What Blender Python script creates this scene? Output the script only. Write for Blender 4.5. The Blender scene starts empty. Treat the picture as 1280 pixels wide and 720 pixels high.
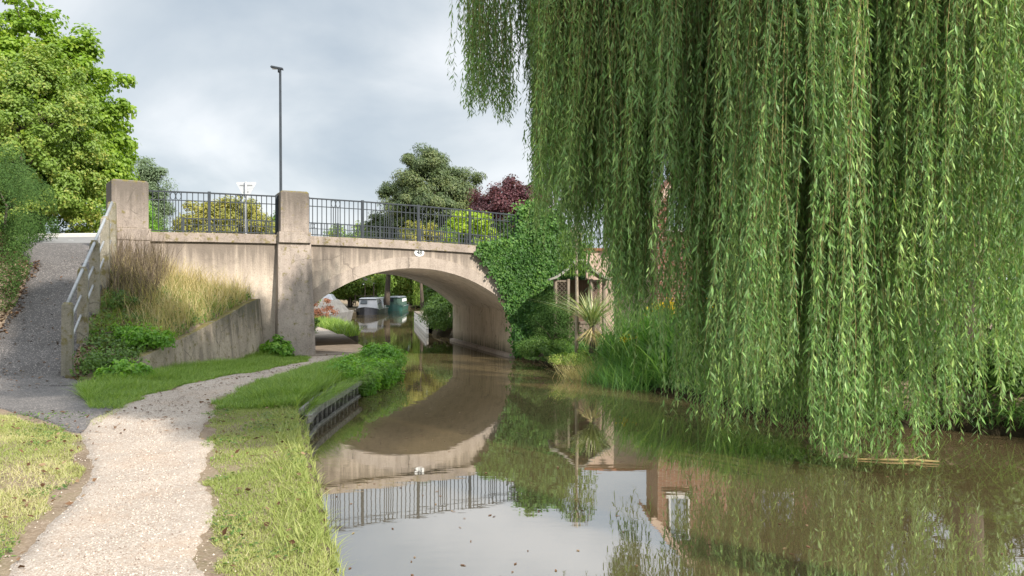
import bpy, math, numpy as np
from mathutils import Vector
rng = np.random.default_rng(7)
R = math.radians
S = bpy.context.scene
COL = S.collection

# ------------------------------------------------------------------ camera, light, exposure
cam = bpy.data.objects.new('camera', bpy.data.cameras.new('camera')); COL.objects.link(cam)
CAMZ = 2.15
cam.location = (0, 0, CAMZ); cam.rotation_euler = (R(90), 0, 0)
cam.data.sensor_width = 36; cam.data.lens = 36*1000/1280
cam.data.shift_y = 2/1280
cam.data.clip_end = 3000
S.camera = cam

SUN_EL, SUN_AZ = 36.0, 45.0            # azimuth: degrees from +X (right) towards -Y (behind the camera)
sd = Vector((math.cos(R(SUN_AZ))*math.cos(R(SUN_EL)), -math.sin(R(SUN_AZ))*math.cos(R(SUN_EL)), math.sin(R(SUN_EL))))
sun = bpy.data.objects.new('sun', bpy.data.lights.new('sun', 'SUN')); COL.objects.link(sun)
sun.data.energy = 4.9; sun.data.angle = R(0.6); sun.data.color = (1.0, 0.93, 0.83)
sun.rotation_euler = sd.to_track_quat('Z', 'Y').to_euler()

W = bpy.data.worlds.new('World'); S.world = W; W.use_nodes = True
wt = W.node_tree; wn = wt.nodes; wl = wt.links; wn.clear()
def wnode(t, **kw):
    n = wn.new(t)
    for k, v in kw.items(): setattr(n, k, v)
    return n
out = wnode('ShaderNodeOutputWorld'); bg = wnode('ShaderNodeBackground'); bg.inputs[1].default_value = 0.1
sky = wnode('ShaderNodeTexSky'); sky.sky_type = 'NISHITA'; sky.sun_disc = False
sky.sun_elevation = R(SUN_EL); sky.sun_rotation = math.atan2(sd.x, sd.y)
tc = wnode('ShaderNodeTexCoord'); sep = wnode('ShaderNodeSeparateXYZ'); wl.new(tc.outputs['Generated'], sep.inputs[0])
add = wnode('ShaderNodeMath', operation='ADD'); add.inputs[1].default_value = 0.32; wl.new(sep.outputs['Z'], add.inputs[0])
mx = wnode('ShaderNodeMath', operation='MAXIMUM'); mx.inputs[1].default_value = 0.08; wl.new(add.outputs[0], mx.inputs[0])
dx = wnode('ShaderNodeMath', operation='DIVIDE'); wl.new(sep.outputs['X'], dx.inputs[0]); wl.new(mx.outputs[0], dx.inputs[1])
dy = wnode('ShaderNodeMath', operation='DIVIDE'); wl.new(sep.outputs['Y'], dy.inputs[0]); wl.new(mx.outputs[0], dy.inputs[1])
cmb = wnode('ShaderNodeCombineXYZ'); wl.new(dx.outputs[0], cmb.inputs[0]); wl.new(dy.outputs[0], cmb.inputs[1])
nz = wnode('ShaderNodeTexNoise'); nz.inputs['Scale'].default_value = 1.5; nz.inputs['Detail'].default_value = 7
nz.inputs['Roughness'].default_value = 0.5; nz.inputs['Distortion'].default_value = 0.35
mp = wnode('ShaderNodeMapping'); mp.inputs['Location'].default_value = (3.1, 0.35, 0); wl.new(cmb.outputs[0], mp.inputs[0]); wl.new(mp.outputs[0], nz.inputs['Vector'])
cr = wnode('ShaderNodeValToRGB'); wl.new(nz.outputs['Fac'], cr.inputs[0])
e = cr.color_ramp.elements
e[0].position = 0.33; e[0].color = (0.40, 0.465, 0.53, 1)
e[1].position = 0.66; e[1].color = (0.80, 0.82, 0.835, 1)
m_ = e.new(0.48); m_.color = (0.55, 0.60, 0.64, 1)
sc_ = wnode('ShaderNodeVectorMath', operation='SCALE'); sc_.inputs['Scale'].default_value = 8.4; wl.new(cr.outputs[0], sc_.inputs[0])
mix = wnode('ShaderNodeMix', data_type='RGBA'); mix.inputs[0].default_value = 0.9
wl.new(sky.outputs[0], mix.inputs[6]); wl.new(sc_.outputs[0], mix.inputs[7])
zen = wnode('ShaderNodeMapRange'); zen.inputs['From Min'].default_value = 0.36; zen.inputs['From Max'].default_value = 0.75; zen.inputs['To Min'].default_value = 1.0; zen.inputs['To Max'].default_value = 2.6
wl.new(sep.outputs['Z'], zen.inputs['Value'])
zs_ = wnode('ShaderNodeVectorMath', operation='SCALE'); wl.new(mix.outputs[2], zs_.inputs[0]); wl.new(zen.outputs[0], zs_.inputs['Scale'])
wl.new(zs_.outputs[0], bg.inputs[0]); wl.new(bg.outputs[0], out.inputs[0])
S.view_settings.view_transform = 'Standard'; S.view_settings.look = 'None'
S.view_settings.gamma = 1; S.view_settings.exposure = 0.6; S.view_settings.use_curve_mapping = False
S.cycles.max_bounces = 8; S.cycles.diffuse_bounces = 3; S.cycles.glossy_bounces = 3; S.cycles.transparent_max_bounces = 4
S.cycles.transmission_bounces = 4; S.cycles.use_denoising = True

# ------------------------------------------------------------------ bridge frame
TH = R(26)
U = np.array([math.cos(TH), math.sin(TH), 0.]); NV = np.array([-math.sin(TH), math.cos(TH), 0.])   # along the face, into the bridge
V = np.array([-0.289, 0.957, 0.])                                                            # along the canal
P0 = np.array([0.15, 25.3, 0.])
BW = 8.7
def B(s, v, z, d=V): return P0 + s*U + v*d + np.array([0, 0, z])
def BN(s, n, z): return B(s, n, z, NV)
def sv(x, y):
    px, py = np.asarray(x)-P0[0], np.asarray(y)-P0[1]
    det = U[0]*V[1]-U[1]*V[0]
    return (px*V[1]-py*V[0])/det, (U[0]*py-U[1]*px)/det
def cope_z(s): return 3.66 - 0.0034*(np.asarray(s)+8.0)**2

# ------------------------------------------------------------------ materials
def node_mat(name):
    m = bpy.data.materials.new(name); m.use_nodes = True
    nt = m.node_tree; b = nt.nodes['Principled BSDF']
    return m, nt, b
def nd(nt, t, inp=None, **kw):
    n = nt.nodes.new(t)
    for k, v in kw.items(): setattr(n, k, v)
    for k, v in (inp or {}).items():
        if hasattr(v, 'is_linked') or isinstance(v, bpy.types.NodeSocket): nt.links.new(v, n.inputs[k])
        else: n.inputs[k].default_value = v
    return n
def coord(nt, stretch=(1, 1, 1)):
    t = nd(nt, 'ShaderNodeTexCoord')
    return nd(nt, 'ShaderNodeMapping', {'Vector': t.outputs['Object'], 'Scale': stretch}).outputs[0]
def ramp(nt, fac, stops):
    r = nd(nt, 'ShaderNodeValToRGB', {'Fac': fac}); el = r.color_ramp.elements
    while len(el) < len(stops): el.new(0.5)
    for q, (p, c) in zip(el, stops):
        q.position = p; q.color = (*c, 1) if len(c) == 3 else c
    return r.outputs[0]
def mixc(nt, f, a, b, mode='MIX'):
    n = nd(nt, 'ShaderNodeMix', data_type='RGBA', blend_type=mode)
    for i, v in ((0, f), (6, a), (7, b)):
        if isinstance(v, bpy.types.NodeSocket): nt.links.new(v, n.inputs[i])
        else: n.inputs[i].default_value = v if i == 0 else (*v, 1)
    return n.outputs[2]
def noise(nt, vec, scale, detail=5, rough=0.6):
    return nd(nt, 'ShaderNodeTexNoise', {'Vector': vec, 'Scale': scale, 'Detail': detail, 'Roughness': rough}).outputs['Fac']
def bump(nt, b, h, strength, dist=0.02):
    n = nd(nt, 'ShaderNodeBump', {'Height': h, 'Strength': strength, 'Distance': dist}); nt.links.new(n.outputs[0], b.inputs['Normal'])
def simple(name, c1, c2, scale=6, rough=0.7, bmp=0.15, stretch=(1, 1, 1), metal=0.0, fine=None):
    m, nt, b = node_mat(name); v = coord(nt, stretch)
    f = noise(nt, v, scale); c = ramp(nt, f, [(0.3, c1), (0.7, c2)])
    if fine: c = mixc(nt, ramp(nt, noise(nt, v, fine[0], 2), [(0.45, (0, 0, 0)), (0.7, (1, 1, 1))]), c, fine[1])
    nt.links.new(c, b.inputs['Base Color'])
    b.inputs['Roughness'].default_value = rough; b.inputs['Metallic'].default_value = metal
    if bmp: bump(nt, b, noise(nt, v, scale*6, 3), bmp)
    return m
def leaf(name, c1, c2, c3=None, trans=0.35, rough=0.45, patch=0.0, spec=0.35, under=None):
    """leaf colour from a random value per leaf, some light let through"""
    m, nt, b = node_mat(name)
    a = nd(nt, 'ShaderNodeAttribute', attribute_name='rnd').outputs['Fac']
    c3 = c3 or c2
    c = ramp(nt, a, [(0.0, c1), (0.6, c2), (1.0, c3)])
    if patch:
        f = noise(nt, coord(nt), patch, 3)
        c = mixc(nt, ramp(nt, f, [(0.4, (0, 0, 0)), (0.62, (1, 1, 1))]), c, c3)
    if under: c = mixc(nt, nd(nt, 'ShaderNodeMath', {0: nd(nt, 'ShaderNodeNewGeometry').outputs['Backfacing'], 1: 0.6}, operation='MULTIPLY').outputs[0], c, under)
    nt.links.new(c, b.inputs['Base Color']); b.inputs['Roughness'].default_value = rough
    b.inputs['Specular IOR Level'].default_value = spec
    tr = nd(nt, 'ShaderNodeBsdfTranslucent'); nt.links.new(mixc(nt, 1.0, c, (1.5, 1.6, 0.7), 'MULTIPLY'), tr.inputs[0])
    ms = nd(nt, 'ShaderNodeMixShader', {0: trans}); nt.links.new(b.outputs[0], ms.inputs[1]); nt.links.new(tr.outputs[0], ms.inputs[2])
    nt.links.new(ms.outputs[0], nt.nodes['Material Output'].inputs[0])
    return m
def concrete(name, c1, c2, streak, dark=(0.12, 0.1, 0.085), moss=0.0, amt=0.75, runoff=None):
    m, nt, b = node_mat(name); v = coord(nt)
    c = ramp(nt, noise(nt, v, 1.1, 6, 0.65), [(0.3, c1), (0.7, c2)])
    st = noise(nt, coord(nt, (3.2, 3.2, 0.32)), 1.3, 5, 0.6)
    c = mixc(nt, ramp(nt, st, [(0.48, (0, 0, 0)), (0.75, (amt, amt, amt))]), c, streak)
    sp = noise(nt, v, 34, 3)
    c = mixc(nt, ramp(nt, sp, [(0.5, (0, 0, 0)), (0.72, (0.55,)*3)]), c, dark)
    sp2 = noise(nt, v, 55, 2)
    c = mixc(nt, ramp(nt, sp2, [(0.6, (0, 0, 0)), (0.75, (0.5,)*3)]), c, (0.62, 0.56, 0.48))
    bl = noise(nt, v, 2.6, 4, 0.7)
    c = mixc(nt, ramp(nt, bl, [(0.55, (0, 0, 0)), (0.72, (0.6,)*3)]), c, dark)
    wv = nd(nt, 'ShaderNodeVectorMath', {0: v, 1: nd(nt, 'ShaderNodeVectorMath', {0: nd(nt, 'ShaderNodeTexNoise', {'Vector': v, 'Scale': 1.5, 'Detail': 5.0}).outputs['Color'], 'Scale': 0.5}, operation='SCALE').outputs[0]}, operation='ADD').outputs[0]
    ck = nd(nt, 'ShaderNodeTexVoronoi', {'Vector': wv, 'Scale': 0.7}, feature='DISTANCE_TO_EDGE').outputs['Distance']
    cm = nd(nt, 'ShaderNodeMath', {0: ramp(nt, ck, [(0.0, (0.65,)*3), (0.012, (0, 0, 0))]), 1: ramp(nt, noise(nt, v, 0.8, 2), [(0.47, (0, 0, 0)), (0.55, (1, 1, 1))])}, operation='MULTIPLY').outputs[0]
    c = mixc(nt, cm, c, tuple(0.5*q for q in dark))
    if runoff:                                                     # (height where it starts, height where it has faded, colour)
        zz = nd(nt, 'ShaderNodeSeparateXYZ', {0: v}).outputs[2]
        k = nd(nt, 'ShaderNodeMapRange', {'Value': zz, 'From Min': runoff[1], 'From Max': runoff[0]}).outputs[0]
        s2 = noise(nt, coord(nt, (5.5, 5.5, 0.2)), 1.0, 4, 0.65)
        kk = nd(nt, 'ShaderNodeMath', {0: k, 1: s2}, operation='MULTIPLY').outputs[0]
        c = mixc(nt, ramp(nt, kk, [(0.15, (0, 0, 0)), (0.42, (0.85,)*3)]), c, runoff[2])
    if moss:
        g = nd(nt, 'ShaderNodeNewGeometry'); z = nd(nt, 'ShaderNodeSeparateXYZ', {0: g.outputs['Normal']}).outputs[2]
        mm = nd(nt, 'ShaderNodeMath', {0: noise(nt, v, 7, 5), 1: nd(nt, 'ShaderNodeMath', {0: z, 1: 0.25}, operation='MULTIPLY').outputs[0]}, operation='ADD').outputs[0]
        c = mixc(nt, ramp(nt, mm, [(0.62-moss*0.1, (0, 0, 0)), (0.74-moss*0.1, (0.8,)*3)]), c, (0.15, 0.125, 0.03))
    nt.links.new(c, b.inputs['Base Color']); b.inputs['Roughness'].default_value = 0.9; b.inputs['Specular IOR Level'].default_value = 0.2
    h = nd(nt, 'ShaderNodeMath', {0: noise(nt, v, 22, 6, 0.7), 1: st}, operation='ADD').outputs[0]
    bump(nt, b, h, 0.35, 0.03)
    return m

M = {}
M['wall'] = concrete('bridge_render', (0.44, 0.37, 0.3), (0.55, 0.465, 0.38), (0.30, 0.245, 0.205), dark=(0.2, 0.168, 0.14), amt=0.85, runoff=(3.5, 2.0, (0.15, 0.125, 0.105)))
M['ring'] = concrete('arch_ring_concrete', (0.30, 0.25, 0.21), (0.42, 0.355, 0.3), (0.19, 0.155, 0.13), dark=(0.15, 0.125, 0.1))
M['soffit'] = concrete('soffit_concrete', (0.47, 0.39, 0.29), (0.58, 0.48, 0.36), (0.3, 0.24, 0.17), dark=(0.2, 0.165, 0.12), runoff=(-0.1, 0.75, (0.075, 0.075, 0.045)))
M['pillar'] = concrete('pillar_concrete', (0.27, 0.225, 0.195), (0.40, 0.34, 0.29), (0.14, 0.118, 0.1), moss=0.15, amt=0.85, runoff=(4.9, 3.2, (0.11, 0.095, 0.08)))
M['coping'] = concrete('coping_concrete', (0.25, 0.205, 0.175), (0.38, 0.32, 0.27), (0.15, 0.12, 0.1), moss=0.9)
M['oldwall'] = concrete('retaining_concrete', (0.36, 0.3, 0.24), (0.52, 0.43, 0.34), (0.13, 0.105, 0.085), dark=(0.1, 0.09, 0.07), moss=0.4, amt=0.95, runoff=(1.6, 0.2, (0.085, 0.085, 0.06)))
M['post'] = concrete('post_concrete', (0.2, 0.185, 0.15), (0.33, 0.3, 0.24), (0.12, 0.115, 0.07), dark=(0.1, 0.1, 0.06), moss=0.9)
M['rail'] = simple('galvanised_rail', (0.25, 0.26, 0.265), (0.36, 0.37, 0.375), 12, 0.55, 0.05, metal=0.4)
M['iron'] = simple('railing_paint', (0.014, 0.019, 0.026), (0.03, 0.04, 0.05), 9, 0.7, 0.05)
M['lamp'] = simple('lamp_paint', (0.01, 0.015, 0.021), (0.02, 0.028, 0.036), 5, 0.75, 0.03)
M['white'] = simple('white_paint', (0.72, 0.72, 0.7), (0.82, 0.82, 0.8), 4, 0.5, 0.03)
M['black'] = simple('black_paint', (0.015, 0.016, 0.02), (0.03, 0.032, 0.04), 4, 0.45, 0.03)
M['signback'] = simple('sign_post_grey', (0.3, 0.31, 0.32), (0.4, 0.41, 0.42), 5, 0.5, 0.02)
M['bark'] = simple('bark', (0.045, 0.034, 0.025), (0.13, 0.1, 0.075), 5, 0.95, 0.9, (1, 1, 0.3))
M['twig'] = simple('twig_bark', (0.22, 0.17, 0.07), (0.34, 0.25, 0.1), 5, 0.8, 0)
M['timber'] = simple('weathered_timber', (0.12, 0.095, 0.07), (0.27, 0.22, 0.17), 7, 0.9, 0.4, (3, 3, 0.5))
M['piledark'] = simple('wet_piling', (0.012, 0.011, 0.01), (0.045, 0.04, 0.034), 6, 0.5, 0.4)
M['pilegrey'] = simple('piling_rail', (0.17, 0.16, 0.145), (0.34, 0.325, 0.3), 8, 0.85, 0.4, fine=(18, (0.09, 0.08, 0.07)))
M['roofgrey'] = simple('summerhouse_felt', (0.2, 0.19, 0.16), (0.32, 0.3, 0.26), 5, 0.9, 0.2)
M['signplate'] = simple('sign_plate_back', (0.42, 0.44, 0.455), (0.5, 0.52, 0.535), 5, 0.55, 0.02)
M['pinkwall'] = simple('pink_render', (0.43, 0.32, 0.25), (0.5, 0.38, 0.3), 3, 0.9, 0.1)
M['tile'] = simple('clay_tiles', (0.2, 0.08, 0.045), (0.34, 0.14, 0.08), 9, 0.85, 0.3, (1, 1, 4))
M['glasspane'] = simple('curtained_glass', (0.2, 0.25, 0.3), (0.28, 0.33, 0.38), 2, 0.08, 0)
M['winglass'] = simple('boat_window', (0.02, 0.025, 0.03), (0.05, 0.06, 0.07), 2, 0.08, 0)
M['boatgrey'] = simple('boat_cabin_paint', (0.15, 0.165, 0.19), (0.21, 0.225, 0.255), 2, 0.35, 0)
M['boatblue'] = simple('boat_side_paint', (0.1, 0.14, 0.22), (0.14, 0.19, 0.28), 2, 0.35, 0)
M['boatteal'] = simple('teal_boat_paint', (0.012, 0.06, 0.05), (0.02, 0.085, 0.07), 2, 0.4, 0)
M['tarp'] = simple('green_tarpaulin', (0.025, 0.06, 0.045), (0.05, 0.1, 0.075), 3, 0.7, 0.3)
M['tarpgrey'] = simple('grey_tarpaulin', (0.09, 0.085, 0.08), (0.2, 0.19, 0.175), 3, 0.7, 0.4)
M['kerb'] = simple('kerb_concrete', (0.5, 0.48, 0.45), (0.62, 0.6, 0.56), 6, 0.9, 0.2)
M['road'] = simple('road_asphalt', (0.16, 0.155, 0.15), (0.21, 0.205, 0.2), 4, 0.85, 0.3)
M['cloth'] = simple('quay_boards', (0.5, 0.47, 0.43), (0.62, 0.58, 0.54), 4, 0.8, 0.2)

def brick_mat():
    m, nt, b = node_mat('red_brick')
    t = nd(nt, 'ShaderNodeTexCoord'); s = nd(nt, 'ShaderNodeSeparateXYZ', {0: t.outputs['Object']})
    xy = nd(nt, 'ShaderNodeMath', {0: s.outputs[0], 1: s.outputs[1]}, operation='ADD').outputs[0]
    v = nd(nt, 'ShaderNodeCombineXYZ', {0: xy, 1: s.outputs[2]}).outputs[0]
    br = nd(nt, 'ShaderNodeTexBrick', {'Vector': v, 'Scale': 1.0, 'Mortar Size': 0.011, 'Brick Width': 0.235, 'Row Height': 0.085, 'Bias': 0.0,
        'Color1': (0.17, 0.068, 0.042, 1), 'Color2': (0.24, 0.105, 0.066, 1), 'Mortar': (0.27, 0.225, 0.185, 1)})
    c = mixc(nt, ramp(nt, noise(nt, v, 5, 4), [(0.35, (0, 0, 0)), (0.7, (0.5,)*3)]), br.outputs[0], (0.16, 0.07, 0.045))
    nt.links.new(c, b.inputs['Base Color']); b.inputs['Roughness'].default_value = 0.9
    bump(nt, b, br.outputs['Fac'], -0.3, 0.01)
    return m
M['brick'] = brick_mat()

def ground_mat():
    m, nt, b = node_mat('soil'); v = coord(nt)
    c = ramp(nt, noise(nt, v, 0.9, 6, 0.7), [(0.3, (0.12, 0.085, 0.058)), (0.5, (0.22, 0.165, 0.115)), (0.72, (0.15, 0.14, 0.065))])
    c = mixc(nt, ramp(nt, noise(nt, v, 40, 3), [(0.45, (0, 0, 0)), (0.7, (0.7,)*3)]), c, (0.34, 0.275, 0.21))
    zz = nd(nt, 'ShaderNodeSeparateXYZ', {0: v}).outputs[2]
    c = mixc(nt, nd(nt, 'ShaderNodeMapRange', {'Value': zz, 'From Min': 0.45, 'From Max': 0.2}).outputs[0], c, (0.045, 0.036, 0.022))
    nt.links.new(c, b.inputs['Base Color']); b.inputs['Roughness'].default_value = 1; b.inputs['Specular IOR Level'].default_value = 0.1
    bump(nt, b, noise(nt, v, 30, 5), 0.6, 0.03)
    return m
M['ground'] = ground_mat()
def gravel_mat():
    m, nt, b = node_mat('gravel_surface'); v = coord(nt)
    base = ramp(nt, noise(nt, v, 0.8, 5, 0.7), [(0.32, (0.275, 0.23, 0.19)), (0.68, (0.375, 0.32, 0.268))])
    vo = nd(nt, 'ShaderNodeTexVoronoi', {'Vector': v, 'Scale': 95.0, 'Randomness': 1.0})
    cell = nd(nt, 'ShaderNodeSeparateColor', {0: vo.outputs['Color']}).outputs[0]
    c = mixc(nt, ramp(nt, cell, [(0.72, (0, 0, 0)), (0.78, (0.5,)*3)]), base, (0.56, 0.5, 0.44))
    c = mixc(nt, ramp(nt, cell, [(0.1, (0.7,)*3), (0.16, (0, 0, 0))]), c, (0.26, 0.2, 0.155))
    c = mixc(nt, ramp(nt, noise(nt, v, 1.7, 5, 0.65), [(0.52, (0, 0, 0)), (0.7, (0.55,)*3)]), c, (0.36, 0.27, 0.2))
    fn = noise(nt, v, 130, 2)
    c = mixc(nt, ramp(nt, fn, [(0.3, (0.7,)*3), (0.45, (0, 0, 0))]), c, (0.26, 0.19, 0.14))
    nt.links.new(c, b.inputs['Base Color']); b.inputs['Roughness'].default_value = 0.95; b.inputs['Specular IOR Level'].default_value = 0.15
    h = nd(nt, 'ShaderNodeMath', {0: vo.outputs['Distance'], 1: noise(nt, v, 9, 6)}, operation='ADD').outputs[0]
    bump(nt, b, h, 0.45, 0.012)
    return m
M['gravel'] = gravel_mat()
def tarmac_mat():
    m, nt, b = node_mat('tarmac_surface'); v = coord(nt)
    c = ramp(nt, noise(nt, v, 0.9, 6, 0.7), [(0.3, (0.06, 0.055, 0.052)), (0.7, (0.105, 0.096, 0.092))])
    vo = nd(nt, 'ShaderNodeTexVoronoi', {'Vector': v, 'Scale': 60.0})
    cell = nd(nt, 'ShaderNodeSeparateColor', {0: vo.outputs['Color']}).outputs[0]
    c = mixc(nt, ramp(nt, cell, [(0.8, (0, 0, 0)), (0.86, (0.6,)*3)]), c, (0.28, 0.25, 0.23))
    c = mixc(nt, ramp(nt, noise(nt, v, 26, 3), [(0.55, (0, 0, 0)), (0.7, (0.5,)*3)]), c, (0.07, 0.055, 0.045))
    c = mixc(nt, ramp(nt, noise(nt, v, 2.1, 6, 0.75), [(0.58, (0, 0, 0)), (0.68, (0.6,)*3)]), c, (0.095, 0.08, 0.07))
    nt.links.new(c, b.inputs['Base Color']); b.inputs['Roughness'].default_value = 0.9
    bump(nt, b, vo.outputs['Distance'], 0.4, 0.01)
    return m
M['tarmac'] = tarmac_mat()
def water_mat():
    m, nt, b = node_mat('canal_water')
    v = coord(nt)
    b.inputs['Base Color'].default_value = (0.092, 0.069, 0.034, 1)
    b.inputs['Roughness'].default_value = 0.015; b.inputs['IOR'].default_value = 6.5
    v2 = coord(nt, (0.55, 1.6, 1))
    h1 = noise(nt, v2, 1.1, 2, 0.5); h2 = noise(nt, coord(nt, (0.8, 2.2, 1)), 4.5, 2, 0.5)
    h = nd(nt, 'ShaderNodeMath', {0: h1, 1: nd(nt, 'ShaderNodeMath', {0: h2, 1: 0.22}, operation='MULTIPLY').outputs[0]}, operation='ADD').outputs[0]
    bump(nt, b, h, 0.014, 0.1)
    return m
M['water'] = water_mat()

L_ = {}
L_['willow'] = leaf('willow_leaf', (0.035, 0.08, 0.02), (0.15, 0.28, 0.07), (0.5, 0.64, 0.2), 0.26, 0.46, spec=0.32, under=(0.17, 0.25, 0.11))
L_['ivy'] = leaf('ivy_leaf', (0.024, 0.065, 0.017), (0.062, 0.155, 0.028), (0.17, 0.3, 0.06), 0.25, 0.5, spec=0.3)
L_['maple'] = leaf('bright_tree_leaf', (0.12, 0.21, 0.022), (0.2, 0.31, 0.035), (0.32, 0.41, 0.055), 0.42)
L_['pale'] = leaf('pale_tree_leaf', (0.115, 0.19, 0.032), (0.2, 0.295, 0.055), (0.38, 0.37, 0.095), 0.38)
L_['grey'] = leaf('grey_tree_leaf', (0.1, 0.15, 0.08), (0.17, 0.23, 0.13), None, 0.3)
L_['gold'] = leaf('gold_tree_leaf', (0.17, 0.18, 0.04), (0.29, 0.28, 0.06), (0.4, 0.34, 0.09), 0.35)
L_['pine'] = leaf('pine_needles', (0.045, 0.075, 0.032), (0.1, 0.14, 0.05), (0.18, 0.2, 0.07), 0.2)
L_['copper'] = leaf('copper_leaf', (0.045, 0.017, 0.022), (0.1, 0.034, 0.042), (0.17, 0.065, 0.07), 0.3)
L_['lime'] = leaf('lime_leaf', (0.15, 0.25, 0.015), (0.27, 0.38, 0.02), (0.4, 0.48, 0.04), 0.4)
L_['dark'] = leaf('dark_evergreen_leaf', (0.028, 0.062, 0.015), (0.055, 0.11, 0.026), (0.1, 0.155, 0.042), 0.2, 0.7, spec=0.12)
L_['mid'] = leaf('mid_green_leaf', (0.05, 0.1, 0.02), (0.1, 0.18, 0.035), (0.16, 0.25, 0.05), 0.35)
L_['fresh'] = leaf('fresh_weed_leaf', (0.08, 0.19, 0.02), (0.15, 0.31, 0.035), (0.28, 0.44, 0.06), 0.4)
L_['reed'] = leaf('reed_leaf', (0.05, 0.13, 0.03), (0.1, 0.22, 0.05), (0.2, 0.31, 0.08), 0.35)
L_['grass'] = leaf('mown_grass', (0.22, 0.265, 0.075), (0.35, 0.37, 0.14), (0.48, 0.43, 0.25), 0.3, 0.6, patch=0.0, spec=0.2)
L_['lush'] = leaf('lush_grass', (0.10, 0.18, 0.03), (0.19, 0.29, 0.055), (0.31, 0.39, 0.1), 0.35, 0.55)
L_['dry'] = leaf('dry_grass', (0.33, 0.26, 0.13), (0.5, 0.41, 0.22), (0.58, 0.5, 0.3), 0.3, 0.7, spec=0.15)
L_['brown'] = leaf('dead_stems', (0.085, 0.066, 0.047), (0.16, 0.125, 0.092), (0.25, 0.2, 0.145), 0.15, 0.8, spec=0.1)
L_['litter'] = leaf('leaf_litter', (0.07, 0.035, 0.02), (0.15, 0.085, 0.05), (0.26, 0.18, 0.11), 0.1, 0.8, spec=0.1)
L_['dock'] = leaf('red_dock', (0.17, 0.06, 0.035), (0.25, 0.105, 0.06), (0.33, 0.18, 0.1), 0.2, 0.7)
L_['yellow'] = leaf('yellow_petal', (0.6, 0.4, 0.005), (0.75, 0.55, 0.01), None, 0.3, 0.6)
L_['cord'] = leaf('cordyline_leaf', (0.13, 0.17, 0.06), (0.25, 0.29, 0.11), (0.42, 0.42, 0.22), 0.2, 0.4)

# ------------------------------------------------------------------ builders
def world_loc(o):
    v = np.zeros(3)
    while o is not None: v = v + np.array(o.location); o = o.parent
    return v
def link(name, me, mat, parent=None):
    o = bpy.data.objects.new(name, me); COL.objects.link(o)
    if mat: me.materials.append(mat)
    if parent is not None: o.parent = parent
    return o
def tag(o, label=None, cat=None, group=None, kind=None):
    if label: o['label'] = label
    if cat: o['category'] = cat
    if group: o['group'] = group
    if kind: o['kind'] = kind
    return o
def thing(name, label, cat, loc, group=None):
    o = bpy.data.objects.new(name, None); COL.objects.link(o); o.location = tuple(map(float, loc)); o.empty_display_size = 0.2
    return tag(o, label, cat, group)
def raw_mesh(name, verts, faces_flat, nper, mat, parent=None, rnd=None, smooth=False):
    """mesh from arrays whose faces all have nper corners"""
    verts = np.asarray(verts, dtype=np.float64)
    if parent is not None: verts = verts - world_loc(parent)
    me = bpy.data.meshes.new(name); nv = len(verts); nf = len(faces_flat)//nper
    me.vertices.add(nv); me.vertices.foreach_set('co', verts.astype(np.float32).ravel())
    me.loops.add(nf*nper); me.loops.foreach_set('vertex_index', np.asarray(faces_flat, dtype=np.int32))
    me.polygons.add(nf); me.polygons.foreach_set('loop_start', np.arange(0, nf*nper, nper, dtype=np.int32))
    me.polygons.foreach_set('use_smooth', np.full(nf, smooth))
    if rnd is not None:
        a = me.attributes.new('rnd', 'FLOAT', 'FACE'); a.data.foreach_set('value', np.asarray(rnd, dtype=np.float32))
    me.update(calc_edges=True); me.validate()
    return link(name, me, mat, parent)
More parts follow.
